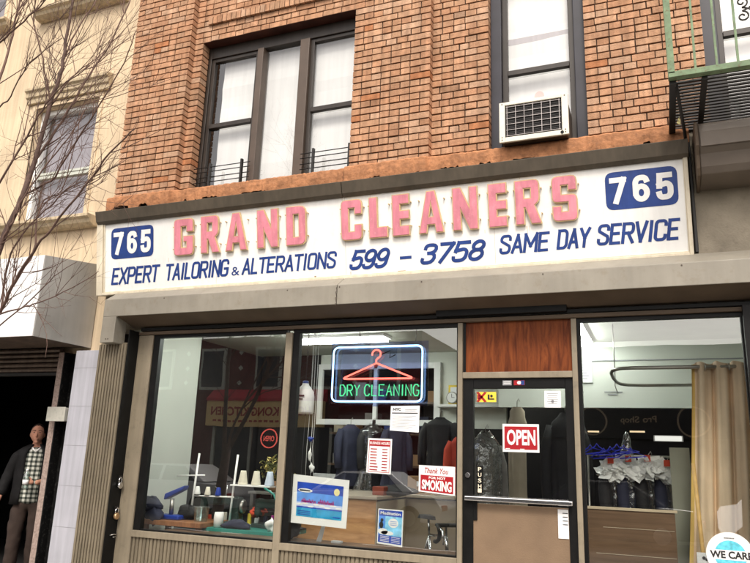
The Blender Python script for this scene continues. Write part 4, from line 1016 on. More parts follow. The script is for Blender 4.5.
t = thing('sewing_table', 'teal edged sewing table behind the left shop window', 'table', (-4.4, .65, .06))
m = MB(); m.box(-5.05, -3.72, .42, 1.0, .79, .835); m.build('table_top', 'teal', t, .005)
for x in (-4.95, -3.85):
    for y in (.5, .92):
        m = MB(); m.box(x - .02, x + .02, y - .02, y + .02, .06, .789); m.build('leg', 'steel', t)
t = thing('thread_rack', 'white wire thread stand rising from the sewing table', 'thread rack', (-4.7, .7, .835))
for x0, x1 in ((-5.05, -5.0), (-4.53, -4.48)):
    m = MB(); m.tube([(x0, .7, .836), (x1, .7, 1.6)], .012, 8); m.build('upright', 'white', t)
m = MB(); m.tube([(-5.28, .7, 1.34), (-4.9, .7, 1.36)], .008, 8); m.tube([(-5.04, .7, 1.13), (-4.49, .7, 1.14)], .009, 8); m.tube([(-4.53, .7, 1.27), (-4.0, .7, 1.28)], .008, 8); m.box(-4.5, -4.0, .62, .78, 1.265, 1.28); m.build('shelf_bar', 'white', t)
for i, (x, mt, lb) in enumerate(((-4.39, 'thread', 'leftmost cream thread cone on the stand in the left window'), (-4.22, 'thread', 'middle cream thread cone on the stand in the left window'), (-4.05, 'thread_b', 'pale blue thread cone, rightmost of the three on the stand'))):
    m = MB(); m.lathe([(.05, 1.281), (.054, 1.295), (.032, 1.42), (.03, 1.43)], (x, .7, 0), 18); o = m.build('thread_cone', mt); tag(o, lb, 'thread cone', 'thread cones on the white stand')
def sewing_machine(x, y, z, rot, label):
    t = thing('sewing_machine', label, 'sewing machine', (x, y, z), 'dark sewing machines on the sewing table')
    t.rotation_euler.z = rot
    def part(nm, mb, mt, bv=.008):
        me = mb.build(nm, mt, None, bv); me.parent = t
    m = MB(); m.box(-.24, .24, -.09, .09, .001, .04); part('bed', m, 'machine')
    m = MB(); m.box(.13, .24, -.07, .07, .04, .3); m.hexa([(-.22, -.055, .2), (.13, -.06, .21), (.13, -.06, .31), (-.22, -.055, .29)], [(-.22, .055, .2), (.13, .06, .21), (.13, .06, .31), (-.22, .055, .29)]); m.box(-.25, -.17, -.05, .05, .12, .3); part('arm', m, 'machine', .02)
    m = MB(); m.lathe([(.07, .241), (.075, .25), (.075, .275), (.06, .285)], (0, 0, .2), 20, ax='x'); part('hand_wheel', m, 'steel', 0)
    m = MB(); m.tube([(-.21, 0, .12), (-.21, 0, .045)], .006, 6); part('needle_bar', m, 'chrome', 0)
    m = MB(); m.tube([(.05, 0, .31), (.05, 0, .42)], .005, 6); m.tube([(-.05, 0, .31), (-.05, 0, .38), (-.1, 0, .4)], .005, 6); part('spool_pin', m, 'chrome', 0)
sewing_machine(-4.72, .82, .836, R(8), 'dark green sewing machine on the table, left one behind the thread stand')
sewing_machine(-4.02, .78, .836, R(-12), 'dark green sewing machine at the right end of the table beside the mullion')
t = thing('plastic_tub', 'clear plastic tub on the front edge of the sewing table', 'tub', (-4.76, .5, .836))
m = MB(); m.lathe([(.065, .837), (.085, 1.03), (.088, 1.03), (.09, 1.035)], (-4.76, .5, 0), 20); m.build('tub_wall', 'tub', t)
m = MB(); m.lathe([(.05, .837), (.055, .93), (.048, .99)], (-4.53, .5, 0), 16); tag(m.build('white_cup', 'white'), 'white paper cup beside the clear tub on the sewing table', 'cup')

SPC = ['orange', 'bluetool', 'thread', 'sign_red', 'teal', 'yellow', 'white', 'navycloth', 'poster_pink', 'beigecloth', 'thread_b', 'jacket']
SPN = ['red-orange', 'deep blue', 'cream', 'dark red', 'teal green', 'yellow', 'white', 'navy', 'magenta', 'beige', 'pale blue', 'black']
for i in range(12):
    x = -4.96 + i * .105; y = .95 + .02 * (i % 2); h_ = .07 + .02 * (i % 3)
    t = thing('thread_spool', SPN[i] + ' thread spool in the row at the back edge of the sewing table', 'thread spool', (x, y, .836), 'thread spools along the sewing table')
    m = MB(); m.lathe([(.024, .843), (.027, .85), (.022, .843 + h_), (.02, .845 + h_)], (x, y, 0), 12); m.build('thread_winding', SPC[i], t)
    m = MB(); m.lathe([(.029, .8365), (.029, .8428)], (x, y, 0), 12); m.build('spool_end', 'white', t)
m = MB(); m.tube([(-4.05, .6, 1.26), (-3.93, .6, 1.2), (-3.86, .6, 1.06), (-3.9, .6, .94), (-4.02, .6, .88)], .011, 8); tag(m.build('air_hose', 'teal'), 'thin green hose looping down from the thread stand shelf', 'hose')
m = MB(); blob(m, (-4.22, .85, 1.0), (.07, .05, .035), 61, amp=.5); blob(m, (-4.3, .84, .98), (.05, .04, .04), 62, amp=.5); tag(m.build('fabric_scrap', 'orange'), 'orange fabric scrap on the machines under the thread cones', 'fabric')
m = MB(); blob(m, (-3.88, .5, .9), (.05, .05, .06), 63, amp=.45); tag(m.build('white_bundle', 'whitecloth'), 'white bundle at the right end of the sewing table against the mullion', 'bundle')
m = MB(); blob(m, (-4.28, .48, .88), (.16, .06, .045), 64, amp=.35); tag(m.build('folded_garment', 'navycloth'), 'crumpled navy garment lying on the front of the sewing table', 'garment')
for i, x in enumerate((-4.98, -4.84, -4.7)):
    m = MB(); m.lathe([(.034, 1.147), (.036, 1.155), (.022, 1.23), (.02, 1.235)], (x, .7, 0), 14); tag(m.build('small_cone', ('whitecloth', 'thread', 'bluetool')[i]), ('small white thread cone, leftmost on the low bar of the stand', 'small cream thread cone in the middle of the low bar of the stand', 'small blue thread cone at the right of the low bar of the stand')[i], 'thread cone', 'small cones on the low bar of the stand')
t = thing('shop_plant', 'small yellow-green leafy plant behind the thread cones in the left window', 'plant', (-4.2, 1.1, 1.2))
m = MB(); m.lathe([(.06, 1.2), (.08, 1.32)], (-4.2, 1.1, 0), 16); m.build('pot', 'cardboard', t)
m = MB(); rnd = random.Random(66)
for k in range(170):
    a = rnd.uniform(0, 6.28); r = .2 * rnd.random() ** .6; c = Vector((-4.2 + r * math.cos(a) * 1.2, 1.1 + r * math.sin(a) * .6, 1.36 + rnd.uniform(0, .28) * (1 - r * 2.2)))
    d = Vector((rnd.uniform(-1, 1), rnd.uniform(-1, 1), rnd.uniform(-.5, .8))).normalized() * .035; n_ = d.cross(Vector((rnd.uniform(-1, 1), rnd.uniform(-1, 1), rnd.uniform(-1, 1)))).normalized() * .012
    m.quadface([c - d, c + n_, c + d, c - n_], rnd.randint(0, 1))
for k in range(12):
    a = rnd.uniform(0, 6.28); m.tube([(-4.2, 1.1, 1.3), (-4.2 + .06 * math.cos(a), 1.1 + .05 * math.sin(a), 1.42), (-4.2 + .14 * math.cos(a), 1.1 + .1 * math.sin(a), 1.5)], .003, 4, mi=0)
m.build('foliage', [pmat('leaf_green', (.16, .17, .05), var=.4), pmat('leaf_gold', (.42, .34, .1), var=.4)], t, fix=False)
m = MB(); m.box(-4.5, -3.9, 1.0, 1.2, 1.17, 1.199); m.box(-4.48, -4.44, 1.02, 1.18, .06, 1.169); m.box(-3.96, -3.92, 1.02, 1.18, .06, 1.169); tag(m.build('plant_stand', 'steel', None, .004), 'narrow metal stand carrying the leafy plant', 'stand')
t = thing('task_lamp', 'dark jointed task lamp leaning over the sewing table', 'lamp', (-3.75, .9, .836))
m = MB(); m.lathe([(.07, .837), (.07, .85), (.02, .86)], (-3.75, .9, 0), 16); m.build('lamp_base', 'iron', t)
m = MB(); m.tube([(-3.75, .9, .86), (-3.68, .88, 1.2), (-3.95, .8, 1.48)], .009, 8); m.build('lamp_arm', 'steel', t)
m = MB(); m.lathe([(.07, 1.4), (.045, 1.46), (.02, 1.5)], (-3.97, .79, 0), 16); m.build('lamp_shade', 'iron', t)
t = thing('string_cluster', 'tangle of white wires and blue ribbon hanging beside the left mullion of the middle window', 'wires', (-3.35, .3, 1.3))
m = MB(); rnd = random.Random(41)
for k in range(3):
    x = -3.4 + .03 * k; m.tube([(x, .3, 3.09), (x + .004, .3, 2.4), (x + rnd.uniform(-.01, .01), .3, 1.9), (x + rnd.uniform(-.02, .02), .3, 1.7), (x + rnd.uniform(-.02, .04), .3, 1.38)], .0025, 5)
blob(m, (-3.37, .3, 1.63), (.018, .015, .05), 47, amp=.5); blob(m, (-3.345, .3, 1.5), (.022, .015, .035), 48, amp=.5)
m.build('wire', 'whitecloth', t)
m = MB(); blob(m, (-3.37, .3, 1.78), (.03, .02, .02), 43, amp=.5); m.build('ribbon', 'bluetool', t)
m = MB(); m.box(-3.16, -3.02, 1.5, 1.64, 1.206, 1.3); tag(m.build('red_box', pmat('red_tin', (.3, .06, .03)), None, .006), 'small red-brown box on the counter behind the travel poster', 'box')
m = MB(); blob(m, (-2.62, 2.3, 1.5), (.09, .08, .08), 45, amp=.3); tag(m.build('white_bag', 'whitecloth'), 'crumpled white bag on top of the cardboard box', 'bag')
# garments --------------------------------------------------------------------
def garment(name, label, x, y, zt, width, length, mat, depth=.1, sleeves=True, bag=None, rot=0., seed=1, group=None, taper=1.15):
    t = thing(name, label, 'garment', (x, y, zt - length), group); rnd = random.Random(seed)
    ph = [rnd.uniform(0, 6) for _ in range(5)]
    def loft(mb, k, prof, z_off=0):
        n = 44; i0 = len(mb.v); fine = []
        for (f0, w0, d0), (f1, w1, d1) in zip(prof[:-1], prof[1:]):
            st = 2 if f1 - f0 < .06 else 6
            for q in range(st): fine.append((f0 + (f1 - f0) * q / st, w0 + (w1 - w0) * q / st, d0 + (d1 - d0) * q / st))
        fine.append(prof[-1])
        for (f, wv, dv) in fine:
            for j in range(n):
                a = 2 * math.pi * j / n; fold = 1 + max(0, f) * (.15 * math.sin(5 * a + ph[0] + f) + .09 * math.sin(9 * a + ph[1] * 2 - f) + .05 * math.sin(16 * a + ph[2])) + .03 * math.sin(3 * a + 9 * f + ph[3]) + .02 * math.sin(22 * f + 4 * a + ph[4])
                px_ = wv * .5 * k * math.copysign(abs(math.cos(a)) ** .7, math.cos(a)) * fold; py_ = dv * .5 * k * math.sin(a) * fold
                mb.v.append((x + px_ * math.cos(rot) - py_ * math.sin(rot), y + px_ * math.sin(rot) + py_ * math.cos(rot), zt - f * length))
        m_ = len(fine)
        for i in range(m_ - 1):
            for j in range(n):
                mb.f.append((i0 + i * n + j, i0 + i * n + (j + 1) % n, i0 + (i + 1) * n + (j + 1) % n, i0 + (i + 1) * n + j)); mb.mi.append(0); mb.sm.append(True); mb.col.append(None)
    prof = [(0, .1, .08), (.03, .16, .09), (.07, width * .8, depth * .8), (.12, width, depth), (.3, width * .92, depth * 1.1), (.55, width * .9, depth * 1.1), (.8, width, depth * 1.2), (1, width * taper, depth * 1.25)]
    m = MB(); loft(m, 1, prof); m.build('cloth_body', mat, t)
    if sleeves:
        for s in (-1, 1):
            c, sn = math.cos(rot), math.sin(rot)
            P = lambda dx, dy, z: (x + dx * c - dy * sn, y + dx * sn + dy * c, z)
            m = MB(); m.tube([P(s * width * .42, 0, zt - .1 * length), P(s * width * .56, -.01, zt - .25 * length), P(s * width * .6, -.03, zt - .5 * length), P(s * width * .58, -.05, zt - .72 * length)], [.05, .062, .055, .048], 10); m.build('sleeve', mat, t)
    m = MB(); m.tube([(x, y, zt - .01), (x, y, zt + .06), (x + .02, y, zt + .09), (x + .03, y, zt + .06)], .004, 6); m.build('hanger_hook', 'steel', t)
    if bag:
        m = MB(); loft(m, 1.12, [(-.02, .08, .06)] + [(f, w_ * 1.08, d_ * 1.25) for f, w_, d_ in prof[1:]] + [(1.08, width * taper * 1.1, depth * 1.5)]); m.build('plastic_bag', bag, t, fix=False)
    return t
garment('hanging_jacket', 'black jacket on a hanger behind the no smoking sign', -2.42, 1.7, 2.1, .34, .75, 'jacket', .16)
garment('hanging_jacket', 'bright red-orange jacket hanging at the right edge of the middle window', -2.1, 1.45, 1.88, .24, .62, 'orange', .14, seed=4)
for i, (x, mt, lb) in enumerate(((-3.95, 'navycloth', 'dark blue garment hanging nearest the left mullion behind the counter'), (-3.62, 'jacket', 'black garment hanging behind the counter between two blue ones'), (-3.3, 'navycloth', 'dark blue garment hanging left of the business hours card'))):
    garment('hanging_garment', lb, x, 2.6, 2.05, .32, .8, mt, .14, True, 'plastic' if i == 1 else None, R(50), 140 + i, 'garments hanging behind the counter')
garment('bagged_garment', 'long plastic-covered grey garment behind the PUSH plate of the door', -1.72, 1.0, 1.9, .3, 1.25, 'greycloth', .14, True, 'plastic', R(40), 5)
garment('long_gown', 'long pale beige gown hanging behind the OPEN sign', -1.47, 1.4, 2.2, .2, 1.5, 'beigecloth', .14, False, None, R(25), 6, None, 2.0)
garment('dark_coat', 'long black coat hanging behind the right half of the door glass', -.98, 1.5, 2.15, .36, 1.4, 'jacket', .16, True, None, R(15), 7)
for i, (x, mt, lb) in enumerate(((-.5, 'jacket', 'bagged black garment with white shoulder cover, leftmost on the rail'), (-.34, 'navycloth', 'bagged navy garment with white shoulder cover, second from the left on the rail'), (-.17, 'jacket', 'bagged black garment with white shoulder cover, third from the left on the rail'), (0.0, 'navycloth', 'bagged navy garment beside the grey board, rightmost on the rail'))):
    zt = 1.62 + (.03, .05, .06, .02)[i]
    t = garment('bagged_garment', lb, x, 1.2 + .04 * i, zt, .24, .95, mt, .14, True, 'plastic', R(50), 20 + i, 'plastic-bagged clothes on the rail in the right window', 1.1)
    m = MB(); crumple(m, (x, 1.05 + .03 * i, zt - .07), (.115, .05, .075), 30 + i, 34); m.build('shoulder_cover', 'whitecloth', t, fix=False)
    m = MB(); m.box(x - .035, x + .02, 1.0 + .03 * i, 1.006 + .03 * i, zt - .01, zt + .05); m.build('paper_tag', 'orange', t)
t = thing('clothes_rail', 'dark rail carrying the bagged clothes in the right window', 'clothes rail', (-.3, 1.25, .06))
m = MB(); m.tube([(-.75, 1.25, 1.72), (.15, 1.33, 1.72)], .012, 8); m.build('rail', 'steel', t)
m = MB(); m.tube([(-.74, 1.25, .06), (-.74, 1.25, 1.72)], .012, 8); m.build('upright', 'steel', t)
m = MB(); m.tube([(.14, 1.33, .06), (.14, 1.33, 1.72)], .012, 8); m.build('upright', 'steel', t)
m = MB(); blob(m, (-.36, 1.08, 1.74), (.06, .05, .16), 44, amp=.3); tag(m.build('plastic_wrap', 'plastic'), 'crumpled tower of clear plastic wrap above the bagged clothes', 'plastic wrap')
m = MB(); rnd = random.Random(12)
for k in range(7):
    cx_ = -.68 + k * .06; z = 1.76 + rnd.uniform(-.03, .03); pts = [(cx_ - .12, .9 + .01 * k, z - .04), (cx_ - .02, .9 + .01 * k, z + .02), (cx_, .9 + .01 * k, z + .05), (cx_ + .02, .9 + .01 * k, z + .02), (cx_ + .14, .9 + .01 * k, z - .03 + rnd.uniform(-.03, .05)), (cx_ - .1, .9 + .01 * k, z - .05)]
    m.tube(pts, .006, 6)
tag(m.build('hanger_bundle', 'hangerblue'), 'tangled bunch of bright blue plastic hangers at the left of the right window', 'hangers')

# on the counter / back shelf
t = thing('cardboard_box', 'brown cardboard box on the counter left of the no smoking sign', 'box', (-2.8, 2.3, 1.206))
m = MB(); m.box(-2.98, -2.62, 2.2, 2.45, 1.206, 1.42); m.build('carton', 'cardboard', t, .004)
m = MB(); m.box(-2.62, -2.615, 2.2, 2.45, 1.25, 1.35); m.box(-2.86, -2.74, 2.195, 2.1995, 1.3, 1.36); m.build('paper_label', 'paper', t)
m = MB(); blob(m, (-2.98, 1.75, 1.25), (.26, .16, .06), 15, amp=.3); tag(m.build('dark_cloth', 'jacket'), 'dark cloth lying on the counter left of the cardboard box', 'cloth')
t = thing('desk_clock', 'small round clock in front of a gold frame on the shelf by the door', 'clock', (-2.66, 3.05, 2.36))
m = MB(); m.lathe([(.07, 0), (.08, .01), (.08, .04)], (-2.66, 3.02, 2.45), 22, ax='y'); m.build('clock_case', 'steel', t)
m = MB(); m.lathe([(.066, -.003), (.066, -.001)], (-2.66, 3.02, 2.45), 22, ax='y'); m.build('clock_face', 'white', t)
m = MB(); m.box(-2.663, -2.657, 3.012, 3.0165, 2.45, 2.5); m.box(-2.66, -2.62, 3.012, 3.0165, 2.447, 2.453); m.build('clock_hand', 'ink', t)
t = thing('picture_frame', 'gold framed picture standing on the shelf behind the round clock', 'picture frame', (-2.6, 3.14, 2.36))
m = MB(); m.box(-2.74, -2.45, 3.13, 3.16, 2.36, 2.63); m.build('frame', 'yellow', t, .004)
m = MB(); m.box(-2.71, -2.48, 3.125, 3.1295, 2.39, 2.6); m.build('picture', 'paper', t)
m = MB(); m.box(-2.86, -2.0, 2.95, 3.19, 2.32, 2.355); tag(m.build('wall_shelf', 'white', None, .004), 'narrow white shelf on the back wall carrying the clock', 'shelf')
t = thing('stock_shelf', 'dark shelving with small boxes behind the serving hatch', 'shelving', (-3.6, 3.6, .06))
for z in (1.5, 1.95, 2.4):
    m = MB(); m.box(-4.7, -2.9, 3.5, 3.85, z, z + .03); m.build('shelf_board', 'boarddark', t)
rnd = random.Random(31)
for z in (1.53, 1.98, 2.43):
    x = -4.65
    while x < -3.0:
        w_ = rnd.uniform(.1, .22); h_ = rnd.uniform(.12, .3)
        m = MB(); m.box(x, x + w_, 3.52 + rnd.uniform(0, .08), 3.8, z + .001, z + h_); o = m.build('stock_box', rnd.choice(['greycloth', 'beigecloth', 'navycloth', 'cardboard', 'blue']), None, .004)
        tag(o, 'small dim box among many on the shelving behind the serving hatch', 'box', 'dim boxes on the back shelving'); x += w_ + rnd.uniform(.03, .15)
m = MB(); blob(m, (-3.55, .32, .93), (.1, .09, .12), 71, amp=.25); tag(m.build('dark_bag', 'jacket'), 'small black bag on the sill at the left below the poster', 'bag')
m = MB(); m.box(-5.0, -1.76, .15, .45, .76, .80); tag(m.build('window_shelf', 'boarddark', None, .004), 'low dark display shelf running inside the shop windows', 'shelf')
m = MB(); m.hexa([(-3.25, .3, .801), (-3.2, .3, .801), (-3.17, .31, .95), (-3.2, .31, .96)], [(-3.25, .32, .801), (-3.2, .32, .801), (-3.17, .325, .95), (-3.2, .325, .96)]); m.box(-3.08, -2.98, .28, .34, .801, .82); tag(m.build('paper_scrap', 'paper'), 'white paper scraps on the sill under the poster', 'paper')

# ------------------------------------------------------------------ bicycle behind the middle window
def bicycle():
    t = thing('bicycle', 'bicycle with black saddle and drop handlebars parked behind the middle window', 'bicycle', (-2.3, .9, .06)); t.rotation_euler.z = 0
    ax = Vector((.62, -.78, 0)).normalized(); sd = Vector((ax.y, -ax.x, 0)); O = Vector((-2.25, 1.0, .06))
    P = lambda f, s, z: tuple(O + ax * f + sd * s + Vector((0, 0, z)))
    def wheel(f):
        m = MB(); m.tube([P(f + .3 * math.cos(2 * math.pi * k / 28), 0, .32 + .3 * math.sin(2 * math.pi * k / 28)) for k in range(28)], .013, 8, closed=True); w_ = m.build('wheel', 'rubber', t)
        m = MB(); m.tube([P(f + .28 * math.cos(2 * math.pi * k / 28), 0, .32 + .28 * math.sin(2 * math.pi * k / 28)) for k in range(28)], .008, 6, closed=True); m.build('rim', 'chrome', w_)
        m = MB()
        for k in range(14): a = 2 * math.pi * k / 14; m.tube([P(f, .02 * (-1) ** k, .32), P(f + .28 * math.cos(a), 0, .32 + .28 * math.sin(a))], .0015, 4)
        m.tube([P(f, -.05, .32), P(f, .05, .32)], .014, 8); m.build('spoke', 'chrome', w_)
    wheel(-.42); wheel(.42)
    m = MB(); bbk = P(-.06, 0, .3); st = P(-.17, 0, .8); ht = P(.3, 0, .82); hb = P(.33, 0, .68)
    for a, b, r in ((bbk, st, .016), (st, ht, .015), (bbk, hb, .018), (ht, hb, .019), (st, P(-.42, .04, .32), .009), (st, P(-.42, -.04, .32), .009), (bbk, P(-.42, .04, .32), .01), (bbk, P(-.42, -.04, .32), .01)): m.tube([a, b], r, 8)
    m.build('frame', 'chrome', t)
    m = MB()
    for s in (-.05, .05): m.tube([P(.33, s, .66), P(.37, s, .5), P(.42, s, .32)], .011, 8)
    m.build('fork', 'chrome', t)
    m = MB(); m.tube([P(-.17, 0, .8), P(-.19, 0, .96)], .013, 8); m.build('seat_post', 'chrome', t)
    m = MB(); blobp = [(-.33, .075), (-.28, .085), (-.2, .06), (-.1, .025), (-.03, .018)]
    pr = None
    for f, w_ in blobp:
        cur = [P(f, -w_, .955), P(f, -w_ * .7, .99), P(f, w_ * .7, .99), P(f, w_, .955)]
        if pr:
            for k in range(4): m.quadface([pr[k], cur[k], cur[(k + 1) % 4], pr[(k + 1) % 4]], 0, True)
        else: m.quadface(cur)
        pr = cur
    m.quadface(pr[::-1]); m.build('saddle', 'rubber', t)
    m = MB(); m.tube([P(.3, 0, .82), P(.29, 0, .92), P(.36, 0, .94)], .014, 8); m.build('stem', 'chrome', t)
    m = MB()
    for s in (-1, 1): m.tube([P(.36, 0, .94), P(.36, s * .1, .94), P(.38, s * .13, .945), P(.44, s * .135, .93), P(.47, s * .135, .88), P(.45, s * .135, .82), P(.38, s * .135, .79), P(.34, s * .135, .79)], .019, 8)
    m.build('handlebar', 'rubber', t)
    for s in (-1, 1):
        m = MB(); m.tube([P(.46, s * .135, .92), P(.53, s * .13, .9), P(.55, s * .13, .78)], [.018, .016, .009], 8); m.build('brake_lever', 'chrome', t)
    m = MB(); m.lathe([(.09, -.004), (.09, .004)], bbk, 20, ax='x'); m.build('chainring', 'chrome', t)
bicycle()

# ------------------------------------------------------------------ padlocks on the shutter guide
def padlock(y, z, mat, label, tilt):
    t = thing('padlock', label, 'padlock', (-5.41, y, z), 'padlocks on the black shutter guide')
    m = MB(); m.lathe([(.028, -.018), (.034, -.012), (.034, .012), (.028, .018)], (-5.405, y, z), 18, ax='x'); m.build('lock_body', mat, t)
    m = MB(); m.tube([(-5.405, y - .02, z + .025), (-5.405, y - .022, z + .06), (-5.405, y - .008 + tilt, z + .082), (-5.405, y + .012 + tilt, z + .078), (-5.405, y + .02, z + .06), (-5.405, y + .02, z + .03)], .006, 8); m.build('shackle', 'chrome', t)
    m = MB(); m.box(-5.43, -5.412, y - .012, y + .03, z + .065, z + .1); m.build('hasp', 'iron', t)
padlock(-.09, 1.24, 'chrome', 'round silver padlock on the black guide, the upper of two', .0)
padlock(-.09, .93, 'brass', 'round coppery padlock on the black guide, the lower of two', .008)
m = MB(); m.tube([(-5.425, -.13, .74), (-5.405, -.1, .75), (-5.405, -.06, .745), (-5.425, -.03, .75)], .006, 6); m.tube([(-5.41, -.1, .72), (-5.41, -.05, .725)], .005, 6); tag(m.build('empty_hasp', 'steel'), 'bare steel hasp on the black guide below the two padlocks', 'hasp')

# ------------------------------------------------------------------ cream building on the left
CB = thing('cream_building', 'cream stuccoed building with sash windows left of the brick building', 'building', (-9.5, 2, 0))
WIN = [(-7.77, -6.66, 4.44, 6.12), (-9.87, -8.76, 4.44, 6.12), (-7.77, -6.66, 7.66, 9.3), (-9.87, -8.76, 7.66, 9.3), (-11.97, -10.86, 4.44, 6.12), (-11.97, -10.86, 7.66, 9.3)]
DOOR = (-8.7, -6.6, 0, 2.75)
def wall_with_holes(mb, x0, x1, y0, y1, z0, z1, holes):
    xs = sorted({x0, x1} | {c for h in holes for c in h[:2]})
    for a, b in zip(xs[:-1], xs[1:]):
        mid = (a + b) / 2; z = z0
        for h in sorted((h for h in holes if h[0] < mid < h[1]), key=lambda h: h[2]):
            if h[2] > z: mb.box(a, b, y0, y1, z, h[2])
            z = h[3]
        if z < z1: mb.box(a, b, y0, y1, z, z1)
m = MB(); wall_with_holes(m, -16, -6.005, .1, .4, 2.7, 10.5, [h for h in WIN]); m.build('wall', 'stucco', CB)
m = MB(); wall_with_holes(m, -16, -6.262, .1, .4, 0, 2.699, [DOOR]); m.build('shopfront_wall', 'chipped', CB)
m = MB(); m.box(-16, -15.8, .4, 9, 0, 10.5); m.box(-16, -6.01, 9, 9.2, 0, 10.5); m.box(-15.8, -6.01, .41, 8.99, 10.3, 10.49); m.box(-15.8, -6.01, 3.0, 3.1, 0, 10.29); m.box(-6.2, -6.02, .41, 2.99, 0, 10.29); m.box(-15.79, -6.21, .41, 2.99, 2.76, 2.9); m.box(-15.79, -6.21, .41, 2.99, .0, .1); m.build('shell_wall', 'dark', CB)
def sash_window(h):
    x0, x1, z0, z1 = h
    w_ = MB(); w_.box(x0, x0 + .07, .2, .3, z0, z1); w_.box(x1 - .07, x1, .2, .3, z0, z1); w_.box(x0 + .07, x1 - .07, .2, .3, z1 - .07, z1)
    o = w_.build('window', 'whitecloth', CB, .005)
    zr = z0 + (z1 - z0) * .43
    for q in ((.22, .28, zr - .05, zr), (.21, .28, zr + .0005, zr + .035), (.22, .28, z0, z0 + .06)):
        s_ = MB(); s_.box(x0 + .07, x1 - .07, *q); s_.build('sash_rail', 'plaster_pale', o, .004)
    p_ = MB(); p_.quadface([(x0 + .07, .26, z0), (x1 - .07, .26, z0), (x1 - .07, .26, z1), (x0 + .07, .26, z1)]); p_.build('pane', 'glass_dull', o, fix=False)
    blind(o, x0 + .06, x1 - .06, z0, z1, .34, 'lilac')
    l_ = MB()   # moulded hood
    l_.prism_x([(.1, z1 + .07), (.05, z1 + .07), (.045, z1 + .14), (.02, z1 + .155), (.015, z1 + .22), (-.015, z1 + .24), (-.015, z1 + .28), (.1, z1 + .31)], x0 - .16, x1 + .18); l_.build('window_hood', 'stone_trim', o, .006)
    l_ = MB(); l_.prism_x([(.2, z0 - .02), (-.1, z0 - .03), (-.1, z0 - .07), (-.06, z0 - .09), (-.04, z0 - .13), (.02, z0 - .16), (.1, z0 - .16), (.2, z0 - .1)], x0 - .2, x1 + .27); l_.build('window_sill', 'stone_trim', o, .006)
    l_ = MB(); l_.box(x0 - .07, x0, .085, .12, z0, z1 + .06); l_.box(x1, x1 + .07, .085, .12, z0, z1 + .06); l_.box(x0, x1, .085, .12, z1, z1 + .06); l_.build('architrave', 'stucco', o, .006)
for h in WIN: sash_window(h)
m = MB(); m.box(-6.255, -5.84, -.1, .25, 0, 2.7); tp = m.build('tiled_pillar', 'tile', CB, .004)
m = MB()
for k in range(6): m.box(-6.252, -5.843, -.1015, -.0995, .345 + k * .43, .3495 + k * .43)
m.build('tile_joint', 'grout', tp)
m = MB(); m.box(-6.6, -6.515, -.02, .35, 0, 2.7); m.build('stone_jamb', 'stonejamb', CB, .006)
m = MB(); m.tube([(-6.37, .06, 0), (-6.37, .06, 2.7)], .03, 10); m.tube([(-6.3, .07, 2.05), (-6.3, .07, 2.7)], .012, 8); m.build('pipe', 'black', CB)
m = MB(); m.box(-6.515, -6.5, -.02, .1, 0, 2.7); m.build('steel_angle', 'chipped', CB)
t = thing('electric_box', 'grey-white electrical junction box fixed beside the doorway', 'junction box', (-6.4, -.05, 1.9))
m = MB(); m.box(-6.52, -6.27, -.13, .02, 1.9, 2.05); m.build('box_body', 'boxgrey', t, .008)
m = MB(); m.box(-6.53, -6.26, -.14, -.131, 1.895, 2.055); m.build('box_lid', 'boxgrey', t, .004)

t = thing('box_awning', 'white box awning with a grey metal side over the dark doorway', 'awning', (-8.5, -.3, 2.75))
m = MB(); m.box(-12.5, -6.24, -.76, -.75, 2.76, 3.665); m.build('front_face', 'awning', t, .004)
for x in (-6.9, -8.1, -9.3, -10.5):
    m = MB(); m.box(x, x + .006, -.7625, -.7602, 2.77, 3.66); m.build('panel_seam', 'boxgrey', t)
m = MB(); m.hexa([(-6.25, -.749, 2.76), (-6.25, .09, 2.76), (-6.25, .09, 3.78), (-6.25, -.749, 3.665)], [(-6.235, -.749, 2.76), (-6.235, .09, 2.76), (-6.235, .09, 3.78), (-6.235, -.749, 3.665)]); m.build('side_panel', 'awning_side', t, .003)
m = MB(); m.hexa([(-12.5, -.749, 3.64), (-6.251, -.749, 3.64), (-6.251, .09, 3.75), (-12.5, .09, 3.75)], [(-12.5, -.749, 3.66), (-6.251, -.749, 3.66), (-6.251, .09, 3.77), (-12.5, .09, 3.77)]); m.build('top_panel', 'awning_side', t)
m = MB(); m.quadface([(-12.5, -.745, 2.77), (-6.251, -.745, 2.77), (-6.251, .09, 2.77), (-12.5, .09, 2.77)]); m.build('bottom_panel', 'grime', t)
t = thing('roller_shutter', 'rolled-up brown metal shutter above the dark doorway', 'shutter', (-7.6, .0, 2.5))
m = MB()
for k in range(5):
    z = 2.47 + k * .058; m.prism_x([(.05, z), (-.0, z + .008), (-.012, z + .03), (-.0, z + .05), (.05, z + .056)], -8.7, -6.61)
m.build('slats', 'grime', t)
m = MB(); m.box(-8.7, -6.61, -.01, .06, 2.43, 2.468); m.build('bottom_bar', 'iron', t, .004)

